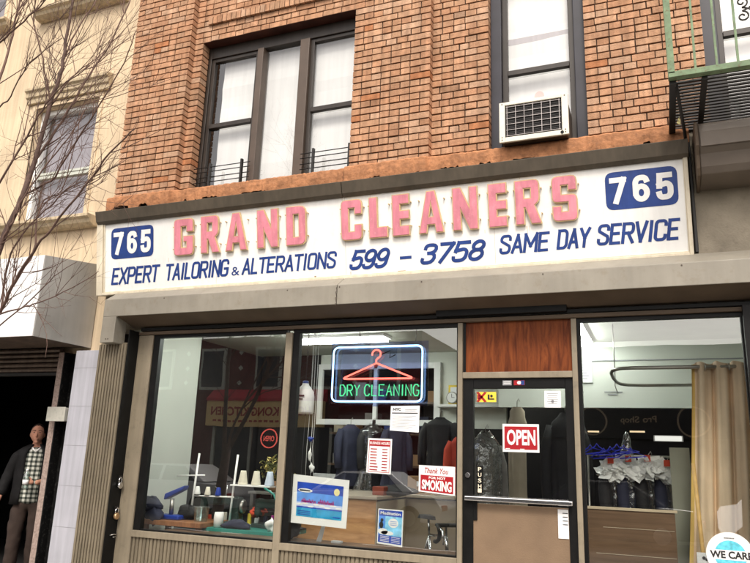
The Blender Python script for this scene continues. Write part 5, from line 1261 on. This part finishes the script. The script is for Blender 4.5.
# ------------------------------------------------------------------ fire escape
FE = thing('fire_escape', 'green railed iron fire escape balcony on the brick wall at the right', 'fire escape', (1.1, -.5, 4.48))
XE = 2.2
m = MB(); m.box(.18, .228, -1.1, -1.09, 4.49, 5.5); m.box(.18, .19, -1.09, -1.04, 4.49, 5.5); m.build('corner_post', 'green_iron', FE, .002)
for x in (.37, .515, .655, .8, .945, 1.09, 1.235, 1.38, 1.525, 1.67, 1.815, 1.96):
    m = MB(); m.box(x - .008, x + .008, -1.095, -1.079, 4.505, 5.45); m.build('baluster', 'green_iron', FE)
m = MB(); m.box(.18, XE, -1.1, -1.04, 4.458, 4.505); m.build('bottom_rail', 'green_iron', FE, .003)
m = MB(); m.box(.18, XE, -1.1, -1.06, 5.45, 5.5); m.build('top_rail', 'green_iron', FE, .003)
def spiral(mb, c, r0_, turns, sgn, a0):
    pts = []
    for k in range(20):
        a = a0 + sgn * turns * 2 * math.pi * k / 19; r = r0_ * (1 - .75 * k / 19); pts.append((c[0] + r * math.cos(a), -1.087, c[1] + r * math.sin(a)))
    mb.tube(pts, .0065, 6)
for x in (.655, .945, 1.235):
    m = MB(); spiral(m, (x + .06, 4.99), .045, 1.2, 1, math.pi * 1.5); spiral(m, (x + .06, 4.87), .045, 1.2, -1, math.pi * .5)
    m.tube([(x + .06, -1.087, 4.945), (x + .1, -1.087, 4.93), (x + .15, -1.087, 4.97), (x + .19, -1.087, 5.06)], .0065, 6); m.tube([(x + .06, -1.087, 4.915), (x + .1, -1.087, 4.93), (x + .15, -1.087, 4.89), (x + .2, -1.087, 4.8)], .0065, 6)
    spiral(m, (x + .19, 4.79), .03, 1.0, 1, 0); m.build('scrollwork', 'iron', FE)
m = MB()
for k in range(19):
    y = -1.03 + k * .054; m.box(.2, XE, y, y + .026, 4.47, 4.482)
m.build('platform_slats', 'iron', FE)
for a, b in ((.185, .235), (.41, .45), (1.05, 1.1), (1.7, 1.75)):
    m = MB(); m.box(a, b, -1.04, -.02, 4.43, 4.469); m.build('beam', 'iron', FE)
m = MB(); m.tube([(.235, -.99, 4.44), (.285, -.5, 4.36), (.325, -.12, 4.2)], .013, 8); m.build('brace', 'iron', FE)
m = MB(); m.hexa([(.24, -.45, 4.39), (.265, -.45, 4.37), (.27, -.4, 4.44), (.262, -.4, 4.47)], [(.243, -.44, 4.39), (.268, -.44, 4.37), (.273, -.39, 4.44), (.265, -.39, 4.47)]); tag(m.build('paper_scrap', 'sun_pale'), 'pale scrap caught under the fire escape slats', 'scrap')
m = MB(); m.box(.318, .345, -.15, -.095, 3.35, 4.42); m.build('side_pole', 'iron', BB, .006)
t = thing('shutter_housing', 'brown metal shutter housing under the fire escape at the right edge', 'shutter housing', (1.2, -.3, 3.9))
prof = [(-.09, 4.36), (-.44, 4.36), (-.5, 4.32), (-.52, 4.24), (-.52, 4.12), (-.47, 4.08), (-.44, 3.98), (-.40, 3.93), (-.09, 3.9)]
m = MB(); m.prism_x(prof, .39, 2.2); m.build('housing', M.setdefault('housing', pmat('housing_metal', (.15, .122, .098), rough=.5, var=.15, scale=4)), t, .008)
m = MB(); m.prism_x([(y * 1.03, z + .012 if z > 4.1 else z - .012) for y, z in prof], .365, .389); m.build('end_plate', 'hood_under', t, .004)
m = MB(); m.box(.4, 2.2, -.532, -.521, 4.12, 4.25); m.build('front_strip', M['housing'], t, .004)

# neighbour on the right, beyond the frame
NB = thing('grey_building', 'plain grey rendered building to the right of the brick building', 'building', (5, 2, 0))
NW = [(2.7, 3.7, 4.5, 6.5), (5.2, 6.2, 4.5, 6.5), (7.4, 8.4, 4.5, 6.5)]
m = MB(); wall_with_holes(m, 1.73, 9.5, .02, .35, 2.9, 9.2, NW); wall_with_holes(m, 1.73, 9.5, .02, .35, 0, 2.899, [(2.3, 5.2, .0, 2.7), (5.8, 8.9, .6, 2.7)]); m.build('wall', 'greywall', NB)
m = MB(); m.box(1.74, 9.5, 6, 6.2, 0, 9.2); m.box(9.3, 9.49, .36, 5.99, 0, 9.2); m.box(1.75, 9.29, .36, 5.99, 9.0, 9.19); m.box(1.75, 9.29, 1.5, 1.6, 0, 8.99); m.build('shell_wall', 'dark', NB)
for x0, x1, z0, z1 in NW:
    o = sash(NB, x0, x1, z0, z1, .2, 5.5); blind(o, x0, x1, z0, z1, .32)
    m = MB(); m.box(x0 - .1, x1 + .1, -.06, .1, z0 - .1, z0 - .002); m.build('window_sill', 'stone_trim', o, .006)
m = MB()
for k in range(38): z = .02 + k * .07; m.prism_x([(.2, z), (.16, z + .01), (.15, z + .035), (.16, z + .06), (.2, z + .068)], 2.3, 5.2)
m.build('shutter_slats', 'grime', NB)
m = MB(); m.quadface([(5.8, .2, .6), (8.9, .2, .6), (8.9, .2, 2.7), (5.8, .2, 2.7)]); m.build('shop_window', 'glass', NB, fix=False)
# ------------------------------------------------------------------ bare street tree
LIMBS = [
 (0.038,0.012,[(-5.65,-2.25,1.7),(-5.216, -2.3, 2.592), (-5.03, -2.262, 3.316), (-4.959, -2.225, 3.638), (-4.927, -2.188, 3.993), (-4.881, -2.15, 4.597), (-4.87, -2.112, 4.863), (-4.903, -2.075, 5.219), (-4.945, -2.038, 5.709), (-4.98, -2.0, 6.188)]),
 (0.026,0.007,[(-5.68,-2.2,1.6),(-5.426, -2.1, 2.195), (-5.049, -2.171, 2.677), (-4.848, -2.243, 2.92), (-4.616, -2.314, 3.124), (-4.381, -2.386, 3.277), (-4.022, -2.457, 3.56), (-3.747, -2.529, 3.765), (-3.47, -2.6, 3.894)]),
 (0.02,0.007,[(-4.96,-2.225,3.64),(-4.972, -2.15, 4.015), (-4.928, -2.058, 4.259), (-4.805, -1.967, 4.684), (-4.749, -1.875, 5.015), (-4.673, -1.783, 5.349), (-4.606, -1.692, 5.81), (-4.652, -1.6, 6.169)]),
 (0.018,0.005,[(-5.55,-2.3,2.2),(-5.062, -2.5, 3.441), (-4.839, -2.54, 3.646), (-4.58, -2.58, 3.996), (-4.407, -2.62, 4.184), (-4.211, -2.66, 4.32), (-3.891, -2.7, 4.426)]),
 (0.018,0.005,[(-5.05,-2.26,3.25),(-5.233, -2.0, 3.75), (-4.948, -2.067, 3.811), (-4.715, -2.133, 3.859), (-4.428, -2.2, 4.167), (-4.16, -2.267, 4.412), (-3.924, -2.333, 4.68), (-3.778, -2.4, 4.902)]),
 (0.022,0.009,[(-5.78,-2.3,3.0),(-5.071, -2.6, 4.231), (-5.048, -2.55, 4.623), (-5.063, -2.5, 4.992), (-5.11, -2.45, 5.353), (-5.171, -2.4, 5.724)]),
 (0.015,0.006,[(-5.9,-2.25,4.2),(-5.551, -2.4, 4.982), (-5.223, -2.48, 5.038), (-4.971, -2.56, 5.062), (-4.666, -2.64, 5.114), (-4.451, -2.72, 5.123), (-4.231, -2.8, 5.179)]),
 (0.013,0.005,[(-4.88,-2.15,4.55),(-4.923, -2.275, 4.944), (-5.011, -2.35, 5.275), (-4.941, -2.425, 5.442), (-4.839, -2.5, 5.568)]),
 (0.013,0.005,[(-4.879, -2.1, 5.0), (-4.923, -1.967, 5.407), (-4.878, -1.833, 5.833), (-4.93, -1.7, 6.168)]),
 (0.012,0.004,[(-5.85,-2.25,3.7),(-5.393, -2.3, 4.43), (-5.044, -2.425, 4.52), (-4.756, -2.55, 4.68), (-4.423, -2.675, 4.687), (-4.113, -2.8, 4.661)]),
 (0.011,0.003,[(-4.88,-2.14,4.55),(-4.745, -2.1, 4.817), (-4.676, -2.0, 5.001), (-4.62, -1.9, 5.162), (-4.523, -1.8, 5.404)]),
 (0.012,0.003,[(-5.06,-2.17,2.66),(-4.651, -2.325, 2.66), (-4.322, -2.45, 2.656), (-3.883, -2.575, 2.72), (-3.538, -2.7, 2.779)]),
 (0.013,0.003,[(-5.42,-2.1,2.2),(-5.185, -2.2, 2.426), (-4.897, -2.275, 2.534), (-4.496, -2.35, 2.726), (-4.234, -2.425, 2.859), (-3.948, -2.5, 2.936)]),
 (0.016,0.004,[(-4.84,-2.24,2.92),(-4.864, -2.1, 3.206), (-4.931, -2.06, 3.461), (-4.929, -2.02, 3.705), (-4.78, -1.98, 3.796), (-4.748, -1.94, 4.287), (-4.783, -1.9, 4.528)]),
 (0.014,0.004,[(-5.049, -2.17, 2.68),(-5.101, -2.133, 3.122), (-4.949, -2.167, 3.339), (-4.625, -2.2, 3.57), (-4.397, -2.233, 3.691), (-4.159, -2.267, 3.719), (-3.916, -2.3, 3.914)]),
 (0.018,0.005,[(-5.216,-2.3,2.6),(-5.12, -2.3, 3.051), (-5.029, -2.283, 3.266), (-4.969, -2.267, 3.423), (-4.901, -2.25, 3.654), (-4.688, -2.233, 3.96), (-4.486, -2.217, 4.214), (-4.406, -2.2, 4.414)]),
 (0.04,0.02,[(-5.7,-2.2,1.6),(-5.8,-2.28,2.6),(-5.82,-2.28,3.4),(-5.92,-2.22,4.3),(-5.98,-2.2,5.4)]),
]
TR = thing('street_tree', 'bare leafless street tree with thin brown branches in front of the cream building', 'tree', (-5.75, -2.2, 0))
m = MB(); m.tube([(-5.75, -2.2, -.05), (-5.74, -2.2, .3), (-5.72, -2.21, 1.0), (-5.67, -2.22, 1.75)], [.11, .085, .075, .055], 12); m.build('trunk', 'bark', TR)
def smooth(pts, n=4):
    out = []; P_ = [Vector(p) for p in pts]
    for i in range(len(P_) - 1):
        p0, p1, p2, p3 = P_[max(i - 1, 0)], P_[i], P_[i + 1], P_[min(i + 2, len(P_) - 1)]
        for k in range(n):
            t_ = k / n; out.append(.5 * ((2 * p1) + (p2 - p0) * t_ + (2 * p0 - 5 * p1 + 4 * p2 - p3) * t_ ** 2 + (3 * p1 - p0 - 3 * p2 + p3) * t_ ** 3))
    out.append(P_[-1]); return out
rt = random.Random(77)
def twig(mb, p, d, L, r, depth):
    pts = [p]; q = p.copy(); dd = d.copy(); n = 5
    for i in range(n):
        dd = (dd + Vector((rt.uniform(-.13, .13), rt.uniform(-.1, .1), rt.uniform(-.06, .15)))).normalized(); q = q + dd * L / n; pts.append(q.copy())
    mb.tube(pts, [r * (1 - .7 * i / n) for i in range(n + 1)], 5 if depth < 2 else 3, caps=False)
    if depth < 2:
        for k in range(2 if depth else 3):
            i = rt.randint(1, n - 1); ang = rt.choice((-1, 1)) * rt.uniform(.45, .95)
            ndir = Matrix.Rotation(ang, 3, Vector((rt.uniform(-.3, .3), 1, rt.uniform(-.3, .3)))) @ dd
            twig(mb, pts[i], ndir.normalized(), L * rt.uniform(.35, .65), r * .62, depth + 1)
for (ra, rb, pts) in LIMBS:
    sp = smooth(pts); n = len(sp); m = MB()
    sp = [p + Vector((rt.uniform(-.006, .006), rt.uniform(-.006, .006), rt.uniform(-.006, .006))) for p in sp]
    m.tube(sp, [(.7 if ra < .035 else .82) * (ra + (rb - ra) * (i / (n - 1)) ** .8) for i in range(n)], 8)
    ln = sum((sp[i + 1] - sp[i]).length for i in range(n - 1)); k = int(ln * 4.9)
    for _ in range(k):
        i = rt.randint(int(n * .22), n - 2); d_ = (sp[i + 1] - sp[i]).normalized(); ang = rt.choice((-1, 1)) * rt.uniform(.35, .9)
        nd_ = Matrix.Rotation(ang, 3, Vector((rt.uniform(-.35, .35), 1, rt.uniform(-.35, .35)))) @ d_
        rr = ra + (rb - ra) * (i / (n - 1))
        twig(m, sp[i], nd_.normalized(), rt.uniform(.3, .85), min(rr * .42, .0048), 0 if rt.random() < .6 else 1)
    m.build('branch', 'twig' if ra < .03 else 'bark', TR, fix=False)

# ------------------------------------------------------------------ man in the doorway
def skin_mesh(verts, edges, radii, lvl=2):
    me = bpy.data.meshes.new('sk'); me.from_pydata(verts, edges, []); o = bpy.data.objects.new('sk', me); C.objects.link(o)
    md = o.modifiers.new('s', 'SKIN'); md.use_smooth_shade = True
    for i, sv in enumerate(me.skin_vertices[0].data):
        r = radii[i]; sv.radius = (r, r) if not isinstance(r, tuple) else r; sv.use_root = (i == 0)
    o.modifiers.new('d', 'SUBSURF').levels = lvl
    dg = bpy.context.evaluated_depsgraph_get(); dg.update()
    r_ = bpy.data.meshes.new_from_object(o.evaluated_get(dg)); vs = [v.co.copy() for v in r_.vertices]; fs = [tuple(p.vertices) for p in r_.polygons]
    bpy.data.objects.remove(o); bpy.data.meshes.remove(r_); bpy.data.meshes.remove(me); return vs, fs
def chain(pts): return [tuple(p[:3]) for p in pts], [(i, i + 1) for i in range(len(pts) - 1)], [p[3] for p in pts]
def ellip(mb, c, s, n=16, shape=None):
    i0 = len(mb.v); nr = 12
    for i in range(nr + 1):
        th = math.pi * i / nr
        for k in range(n):
            a = 2 * math.pi * k / n; v = Vector((math.sin(th) * math.cos(a), math.sin(th) * math.sin(a), math.cos(th)))
            v = Vector((v.x * s[0], v.y * s[1], v.z * s[2]))
            if shape: v = shape(v)
            mb.v.append((c[0] + v.x, c[1] + v.y, c[2] + v.z))
    for i in range(nr):
        for k in range(n):
            mb.f.append((i0 + i * n + k, i0 + (i + 1) * n + k, i0 + (i + 1) * n + (k + 1) % n, i0 + i * n + (k + 1) % n)); mb.mi.append(0); mb.sm.append(True); mb.col.append(None)
def man():
    X, Y, G = -7.13, .36, .1     # feet position and floor level
    t = thing('person', 'man in a dark jacket and plaid shirt holding a water bottle in the dark doorway', 'person', (X, Y, G))
    H = G + 1.78
    p = lambda x, y, z: (X + x, Y + y, G + z)
    b = MB()
    body = [p(0, 0, .95), p(0, .01, 1.12), p(0, .015, 1.3), p(0, .02, 1.46), p(0, .0, 1.53), p(-.01, -.02, 1.6),
            p(-.19, .01, 1.41), p(-.27, .03, 1.15), p(-.33, -.04, .92), p(-.345, -.07, .85),
            p(.19, .01, 1.41), p(.235, .04, 1.15), p(.1, -.2, 1.1), p(.06, -.235, 1.1),
            p(-.1, 0, .9), p(-.11, -.02, .5), p(-.12, .03, .1), p(-.14, -.1, .035),
            p(.1, 0, .9), p(.1, -.03, .5), p(.1, .02, .1), p(.12, -.11, .035)]
    ed = [(0, 1), (1, 2), (2, 3), (3, 4), (4, 5), (3, 6), (6, 7), (7, 8), (8, 9), (3, 10), (10, 11), (11, 12), (12, 13), (0, 14), (14, 15), (15, 16), (16, 17), (0, 18), (18, 19), (19, 20), (20, 21)]
    rr = [(.15, .11), (.14, .105), (.155, .115), (.12, .09), .058, .055, .06, .046, .033, .03, .06, .046, .033, .03, .085, .058, .042, .035, .085, .058, .042, .035]
    vs, fs = skin_mesh(body, ed, rr); b.faces(vs, fs, 0, True)
    hc = p(-.012, -.03, 1.665)
    def head(v):
        z = v.z / .118
        k = 1 - .2 * max(0, -z) ** 1.4
        y = v.y * (1 - .08 * max(0, -z)) - (.012 * max(0, -z) if v.y < 0 else 0)
        return Vector((v.x * k, y, v.z))
    ellip(b, hc, (.083, .1, .115), 20, head)
    ellip(b, (hc[0], hc[1] - .1, hc[2] - .018), (.013, .02, .026)); ellip(b, (hc[0], hc[1] - .094, hc[2] + .012), (.009, .012, .03))
    ellip(b, (hc[0], hc[1] - .086, hc[2] - .062), (.026, .014, .008)); ellip(b, (hc[0], hc[1] - .085, hc[2] - .074), (.022, .013, .007)); ellip(b, (hc[0], hc[1] - .078, hc[2] - .1), (.028, .02, .018))
    for s in (-1, 1): ellip(b, (hc[0] + s * .077, hc[1] + .01, hc[2] - .012), (.011, .022, .032)); ellip(b, (hc[0] + s * .032, hc[1] - .083, hc[2] + .03), (.026, .012, .008))
    def hand(wr, dirv, side, curl, thumb):
        wr = Vector(wr); d_ = Vector(dirv).normalized(); s_ = Vector(side).normalized(); n_ = d_.cross(s_)
        pal = MB(); pv, pf = skin_mesh(*chain([(*wr, .024), (*(wr + d_ * .04), .03), (*(wr + d_ * .08), .03)]), 1); b.faces(pv, pf, 0, True)
        for k, (off, L) in enumerate(((-.03, .07), (-.01, .082), (.01, .077), (.029, .06))):
            base = wr + d_ * .082 + s_ * off; pts = [(*(base - d_ * .02), .0095)]
            q = base; a = 0
            for j in range(3):
                a += curl; q = q + (d_ * math.cos(a) + n_ * math.sin(a)) * L / 3; pts.append((*q, .009 - .0007 * j))
            pv, pf = skin_mesh(*chain(pts), 1); b.faces(pv, pf, 0, True)
        q = wr + d_ * .03 + s_ * thumb * .024; pts = [(*q, .012)]
        for j, (al, be) in enumerate(((.5, .8), (.8, .5), (.9, .2))): q = q + (d_ * al + s_ * thumb * be + n_ * .35).normalized() * .024; pts.append((*q, .0115 - .001 * j))
        pv, pf = skin_mesh(*chain(pts), 1); b.faces(pv, pf, 0, True)
    hand(p(-.35, -.075, .845), (-.12, -.25, -1), (.3, -1, 0), .3, 1)
    hand(p(.05, -.235, 1.1), (-1, -.12, .05), (0, .1, 1), .75, 1)
    bo = b.build('body', 'skin', t, fix=True)
    rm = bo.modifiers.new('fuse', 'REMESH'); rm.mode = 'VOXEL'; rm.voxel_size = .007; rm.use_smooth_shade = True
    sm = bo.modifiers.new('soft', 'SMOOTH'); sm.iterations = 2; sm.factor = .4
    for s in (-1, 1):
        e = MB(); ellip(e, (hc[0] + s * .031, hc[1] - .0835, hc[2] + .012), (.012, .008, .006)); e.build('eye', 'greycloth', t)
        e = MB(); ellip(e, (hc[0] + s * .031, hc[1] - .0915, hc[2] + .012), (.006, .003, .006)); e.build('iris', 'ink', t)
        e = MB(); e.tube([(hc[0] + s * .014, hc[1] - .096, hc[2] + .032), (hc[0] + s * .034, hc[1] - .094, hc[2] + .038), (hc[0] + s * .054, hc[1] - .08, hc[2] + .03)], .0045, 6); e.build('eyebrow', 'hair', t)
    hm = MB()
    def hsh(v): return Vector((v.x, v.y if v.y > 0 else v.y * .92, v.z))
    i0 = len(hm.v); nr, n = 12, 24
    for i in range(nr + 1):
        th = math.pi * .62 * i / nr
        for k in range(n):
            a = 2 * math.pi * k / n; sa = math.sin(a); lim = 1.0 if sa > -.2 else (.8 if sa > -.55 else .6 + .05 * math.cos(3 * a))
            th2 = th * lim; v = Vector((.0855 * math.sin(th2) * math.cos(a) * (1 + .012 * math.sin(11 * a)), .1 * math.sin(th2) * math.sin(a), .119 * math.cos(th2) * (1 + .01 * math.sin(7 * a))))
            hm.v.append((hc[0] + v.x, hc[1] + .009 + v.y, hc[2] + .003 + v.z))
    for i in range(nr):
        for k in range(n): hm.f.append((i0 + i * n + k, i0 + (i + 1) * n + k, i0 + (i + 1) * n + (k + 1) % n, i0 + i * n + (k + 1) % n)); hm.mi.append(0); hm.sm.append(True); hm.col.append(None)
    hm.build('hair', 'hair', t)
    # clothes: shells grown on the same joints
    tex = bpy.data.textures.new('cloth_folds', 'CLOUDS'); tex.noise_scale = .11; tex.noise_depth = 2
    def folds(o, st):
        d_ = o.modifiers.new('folds', 'DISPLACE'); d_.texture = tex; d_.strength = st; d_.mid_level = .45
    def cloth(name, verts, edges, radii, mat, lvl=3, st=.03):
        vs, fs = skin_mesh(verts, edges, radii, lvl); c_ = MB(); c_.faces(vs, fs, 0, True); o = c_.build(name, mat, t); folds(o, st); return o
    cloth('shirt', [p(0, -.012, .82), p(0, -.012, .95), p(0, -.012, 1.1), p(0, -.01, 1.3), p(0, .0, 1.42), p(0, .0, 1.52)], [(i, i + 1) for i in range(5)], [(.17, .137), (.172, .14), (.17, .137), (.178, .137), (.175, .12), .085], 'plaid')
    # jacket: open front made of two wrapped panels plus sleeves and back
    jk = MB(); zs = [.84, .95, 1.1, 1.25, 1.38, 1.45, 1.5, 1.54]; wd = [.225, .22, .21, .215, .225, .215, .15, .082]; dp = [.175, .17, .165, .165, .155, .14, .115, .085]
    n = 30; i0 = len(jk.v)
    for zi, z in enumerate(zs):
        for k in range(n + 1):
            gap = .5 - .1 * zi / 7; a = -math.pi / 2 + gap + (2 * math.pi - 2 * gap) * k / n
            f_ = 1 + .03 * math.sin(9 * a + z * 7); jk.v.append(p(wd[zi] * math.cos(a) * f_, .01 + dp[zi] * math.sin(a) * f_, z))
    for zi in range(len(zs) - 1):
        for k in range(n):
            q = i0 + zi * (n + 1) + k; jk.f.append((q, q + 1, q + n + 2, q + n + 1)); jk.mi.append(0); jk.sm.append(True); jk.col.append(None)
    sv, sf = skin_mesh([p(-.15, .01, 1.42), p(-.205, .015, 1.38), p(-.28, .03, 1.15), p(-.335, -.035, .92)], [(0, 1), (1, 2), (2, 3)], [.075, .085, .07, .055]); jk.faces(sv, sf, 0, True)
    sv, sf = skin_mesh([p(.15, .01, 1.42), p(.205, .015, 1.38), p(.25, .04, 1.14), p(.13, -.16, 1.1)], [(0, 1), (1, 2), (2, 3)], [.075, .085, .07, .052]); jk.faces(sv, sf, 0, True)
    jo = jk.build('jacket', 'leather', t); folds(jo, .022); so_ = jo.modifiers.new('thick', 'SOLIDIFY'); so_.thickness = .012
    cl = MB(); cl.tube([p(-.05, -.062, 1.5), p(-.02, -.09, 1.47), p(0, -.095, 1.455), p(.02, -.09, 1.47), p(.05, -.062, 1.5)], .012, 8); cl.build('undershirt', 'white', t)
    cloth('trousers', [p(0, 0, 1.0), p(0, 0, .9), p(-.1, 0, .86), p(-.11, -.02, .5), p(-.12, .03, .1), p(.1, 0, .86), p(.1, -.03, .5), p(.1, .02, .1)], [(0, 1), (1, 2), (2, 3), (3, 4), (1, 5), (5, 6), (6, 7)], [(.165, .13), (.165, .13), .11, .085, .075, .11, .085, .075], 'trouser')
    for s in (-1, 1):
        sh = MB(); ellip(sh, p(s * .12, -.07, .045), (.05, .14, .05)); sh.build('shoe', 'rubber', t)
    t.rotation_euler.z = R(40)
    bt = thing('water_bottle', 'clear plastic water bottle held in front of the plaid shirt', 'bottle', p(-.04, -.285, 1.02)); bl = Vector(bt.location) - Vector((X, Y, G)); bt.location = Vector((X, Y, G)) + Matrix.Rotation(R(40), 3, 'Z') @ bl
    C.objects.link(bt) if bt.name not in C.objects else None
    bo_ = Vector(p(-.04, -.285, 1.02)) - Vector(bt.location)
    q_ = lambda x, y, z: tuple(Vector(p(x, y, z)) - bo_)
    w_ = MB(); w_.lathe([(.03, 0), (.033, .01), (.033, .12), (.03, .15), (.014, .185), (.013, .2)], q_(-.045, -.275, 1.03), 16); w_.build('bottle_body', 'tub', bt)
    w_ = MB(); w_.lathe([(.015, .2), (.015, .22)], q_(-.045, -.275, 1.03), 12); w_.build('bottle_cap', 'white', bt)
    w_ = MB(); w_.lathe([(.0335, .05), (.0335, .1)], q_(-.045, -.275, 1.03), 16); w_.build('bottle_label', 'paper', bt)
man()

# ------------------------------------------------------------------ buildings across the street (mirrored in the shop glass)
OB = thing('opposite_building', 'dark red row building with a yellow restaurant sign, seen reflected in the left shop window', 'building', (-12, -17, 0))
m = MB(); m.box(-22, -7.5, -22, -16.2, 0, 5.9); m.build('wall', 'redbrick', OB)
for x in (-20.6, -18.2, -15.8, -13.4, -11.0, -8.8):
    m = MB(); m.box(x - .55, x + .55, -16.2, -16.12, 3.95, 5.5); w_ = m.build('window', 'plaster_pale', OB)
    m = MB(); m.box(x - .45, x + .45, -16.12, -16.1, 4.05, 5.4); m.build('pane', 'navy_jamb', w_)
m = MB()
for x in (-19.4, -17.0, -14.6, -12.2, -9.9):
    for z in (4.2, 4.75, 5.3): m.faces([(x, -16.18, z - .1), (x + .1, -16.18, z), (x, -16.18, z + .1), (x - .1, -16.18, z)], [(0, 1, 2, 3)])
m.build('diamond_tiles', 'plaster_pale', OB, fix=False)
m = MB(); m.prism_x([(-16.15, 3.95), (-15.75, 3.6), (-15.75, 3.5), (-16.15, 3.5)], -15.7, -10.9); m.build('awning', 'redawning', OB)
m = MB(); m.box(-15.7, -10.9, -16.0, -15.8, 2.6, 3.5); m.build('sign_board', 'yellowsign', OB)
OM = lambda u, v: (-u, -15.79, v)
m = MB(); text(m, 'HONG KONG KITCHEN', 11.35, 15.5, 2.98, 3.3, OM, off=.03)
for k in range(16): m.box(-15.4 + k * .22, -15.4 + k * .22 + .15, -15.795, -15.79, 2.76, 2.83)
m.build('sign_lettering', 'signletter', OB, fix=False)
m = MB(); m.box(-15.5, -9.3, -16.15, -16.05, .3, 2.6); m.build('shop_glass', 'navy_jamb', OB)
m = MB()
for x in (-15.5, -13.9, -12.3, -10.7, -9.3): m.box(x, x + .1, -16.04, -15.98, .3, 2.6)
m.build('shopfront_post', 'plaster_pale', OB)
ON = thing('round_neon_sign', 'round red neon sign of the restaurant across the street, mirrored in the left window', 'neon sign', (-13.0, -15.9, 1.9))
m = MB(); m.tube([(-13.0 + .33 * math.cos(R(a)), -15.9, 2.2 + .33 * math.sin(R(a))) for a in range(0, 360, 15)], .022, 6, closed=True); m.build('ring_tube', 'neon_r', ON)
m = MB(); text(m, 'OPEN', 12.78, 13.22, 2.1, 2.3, lambda u, v: (-u, -15.9, v), off=.02); m.build('open_tube', 'neon_r', ON, fix=False)
OP = thing('opposite_pale_building', 'pale rendered building seen as a light reflection at the left of the shop window', 'building', (-27, -17, 0))
m = MB(); m.box(-34, -22.05, -24, -16.0, 0, 8.5); m.build('wall', 'plaster_pale', OP)
for x in (-32, -29.5, -27, -24.5):
    m = MB(); m.box(x - .5, x + .5, -16.0, -15.92, 4.6, 6.4); m.build('window', 'navy_jamb', OP)
OS = thing('opposite_shop_building', 'dark fronted shop building with a Pro Shop fascia, seen reflected in the right window', 'building', (0, -17, 0))
m = MB(); m.box(-7.4, 9, -22, -16.2, 0, 5.2); m.build('wall', 'darkfront', OS)
m = MB(); m.box(-6.5, 4.5, -16.2, -15.9, 2.45, 3.42); m.build('fascia', 'ink', OS)
m = MB(); text(m, 'Pro Shop', .22, 1.2, 2.85, 3.1, OM, off=.02); m.build('fascia_lettering', 'beige', OS, fix=False)
m = MB(); disc(m, lambda u, v: (u, -15.885, v), .75, 2.95, .45, .45, 0); disc(m, lambda u, v: (u, -15.885, v), -2.0, 2.95, .42, .42, 0); m.build('fascia_emblem', 'beige', OS, fix=False)
m = MB(); disc(m, lambda u, v: (u, -15.88, v), .75, 2.95, .4, .4, 0); disc(m, lambda u, v: (u, -15.88, v), -2.0, 2.95, .37, .37, 0); m.build('emblem_centre', 'ink', OS, fix=False)
m = MB(); m.box(-6.4, 4.4, -16.15, -16.05, .3, 2.4); m.build('shop_glass', 'navy_jamb', OS)

# ------------------------------------------------------------------ cars parked across the street (mirrored in the shop glass)
def parked_car(x, label, paint):
    y0, y1 = -12.6, -10.9
    t = thing('parked_car', label, 'car', (x, -11.75, -.125), 'cars parked across the street')
    lo = [(-2.2, .25), (-2.25, .55), (-2.1, .78), (-1.3, .9), (1.0, .95), (2.05, .88), (2.25, .6), (2.2, .25)]
    def prism(prof, ya, yb, mat, nm, inset=0., par=t, bv=.04):
        m = MB(); n = len(prof); zs = [p[1] for p in prof]; z0_, z1_ = min(zs), max(zs)
        k = lambda z: inset * (z - z0_) / (z1_ - z0_)
        vs = [(x + px, ya + k(z), z - .125) for px, z in prof] + [(x + px, yb - k(z), z - .125) for px, z in prof]
        m.faces(vs, [tuple(range(n))] + [tuple(range(2 * n - 1, n - 1, -1))] + [(i, i + n, (i + 1) % n + n, (i + 1) % n) for i in range(n)]); return m.build(nm, mat, par, bv)
    prism(lo, y0, y1, paint, 'body'); prism([(-1.35, .9), (-.55, 1.4), (.75, 1.43), (1.5, .94)], y0 + .05, y1 - .05, paint, 'cabin', .2)
    for ya, yb in ((y1 - .045, y1 - .035), ):
        for a, b, c, d in ((-1.1, -.5, -.05, -.05), (.05, .05, .72, 1.2)):
            m = MB(); m.quadface([(x + a, y1 - .04, .83), (x + d, y1 - .04, .83), (x + c, y1 - .19, 1.24), (x + b, y1 - .19, 1.24)]); m.build('side_window', 'navy_jamb', t, fix=False)
    for px in (-1.4, 1.4):
        for yy in (y1 - .1, y0 + .1):
            m = MB(); m.lathe([(.3, -.11), (.32, -.09), (.32, .09), (.3, .11)], (x + px, yy, .2), 22, ax='y'); w_ = m.build('wheel', 'rubber', t)
            m = MB(); m.lathe([(.19, .1105), (.17, .118)], (x + px, yy, .2), 18, ax='y'); m.build('hub_cap', 'steel', w_)
    for px in (-2.24, 2.24):
        m = MB(); m.box(x + px - .03, x + px + .03, y1 - .45, y1 - .08, .42, .55); m.build('lamp', 'whitecloth' if px < 0 else 'sign_red', t, .01)
parked_car(-13.6, 'silver car parked across the street, mirrored in the left shop window', pmat('silver_paint', (.55, .56, .57), rough=.3, metal=.3, var=.02))
parked_car(-7.4, 'white car parked across the street, mirrored in the middle shop window', pmat('white_car_paint', (.75, .75, .74), rough=.3, var=.02))
parked_car(-1.6, 'black car parked across the street, mirrored in the door and right window', pmat('black_car_paint', (.02, .02, .022), rough=.2, var=.02))
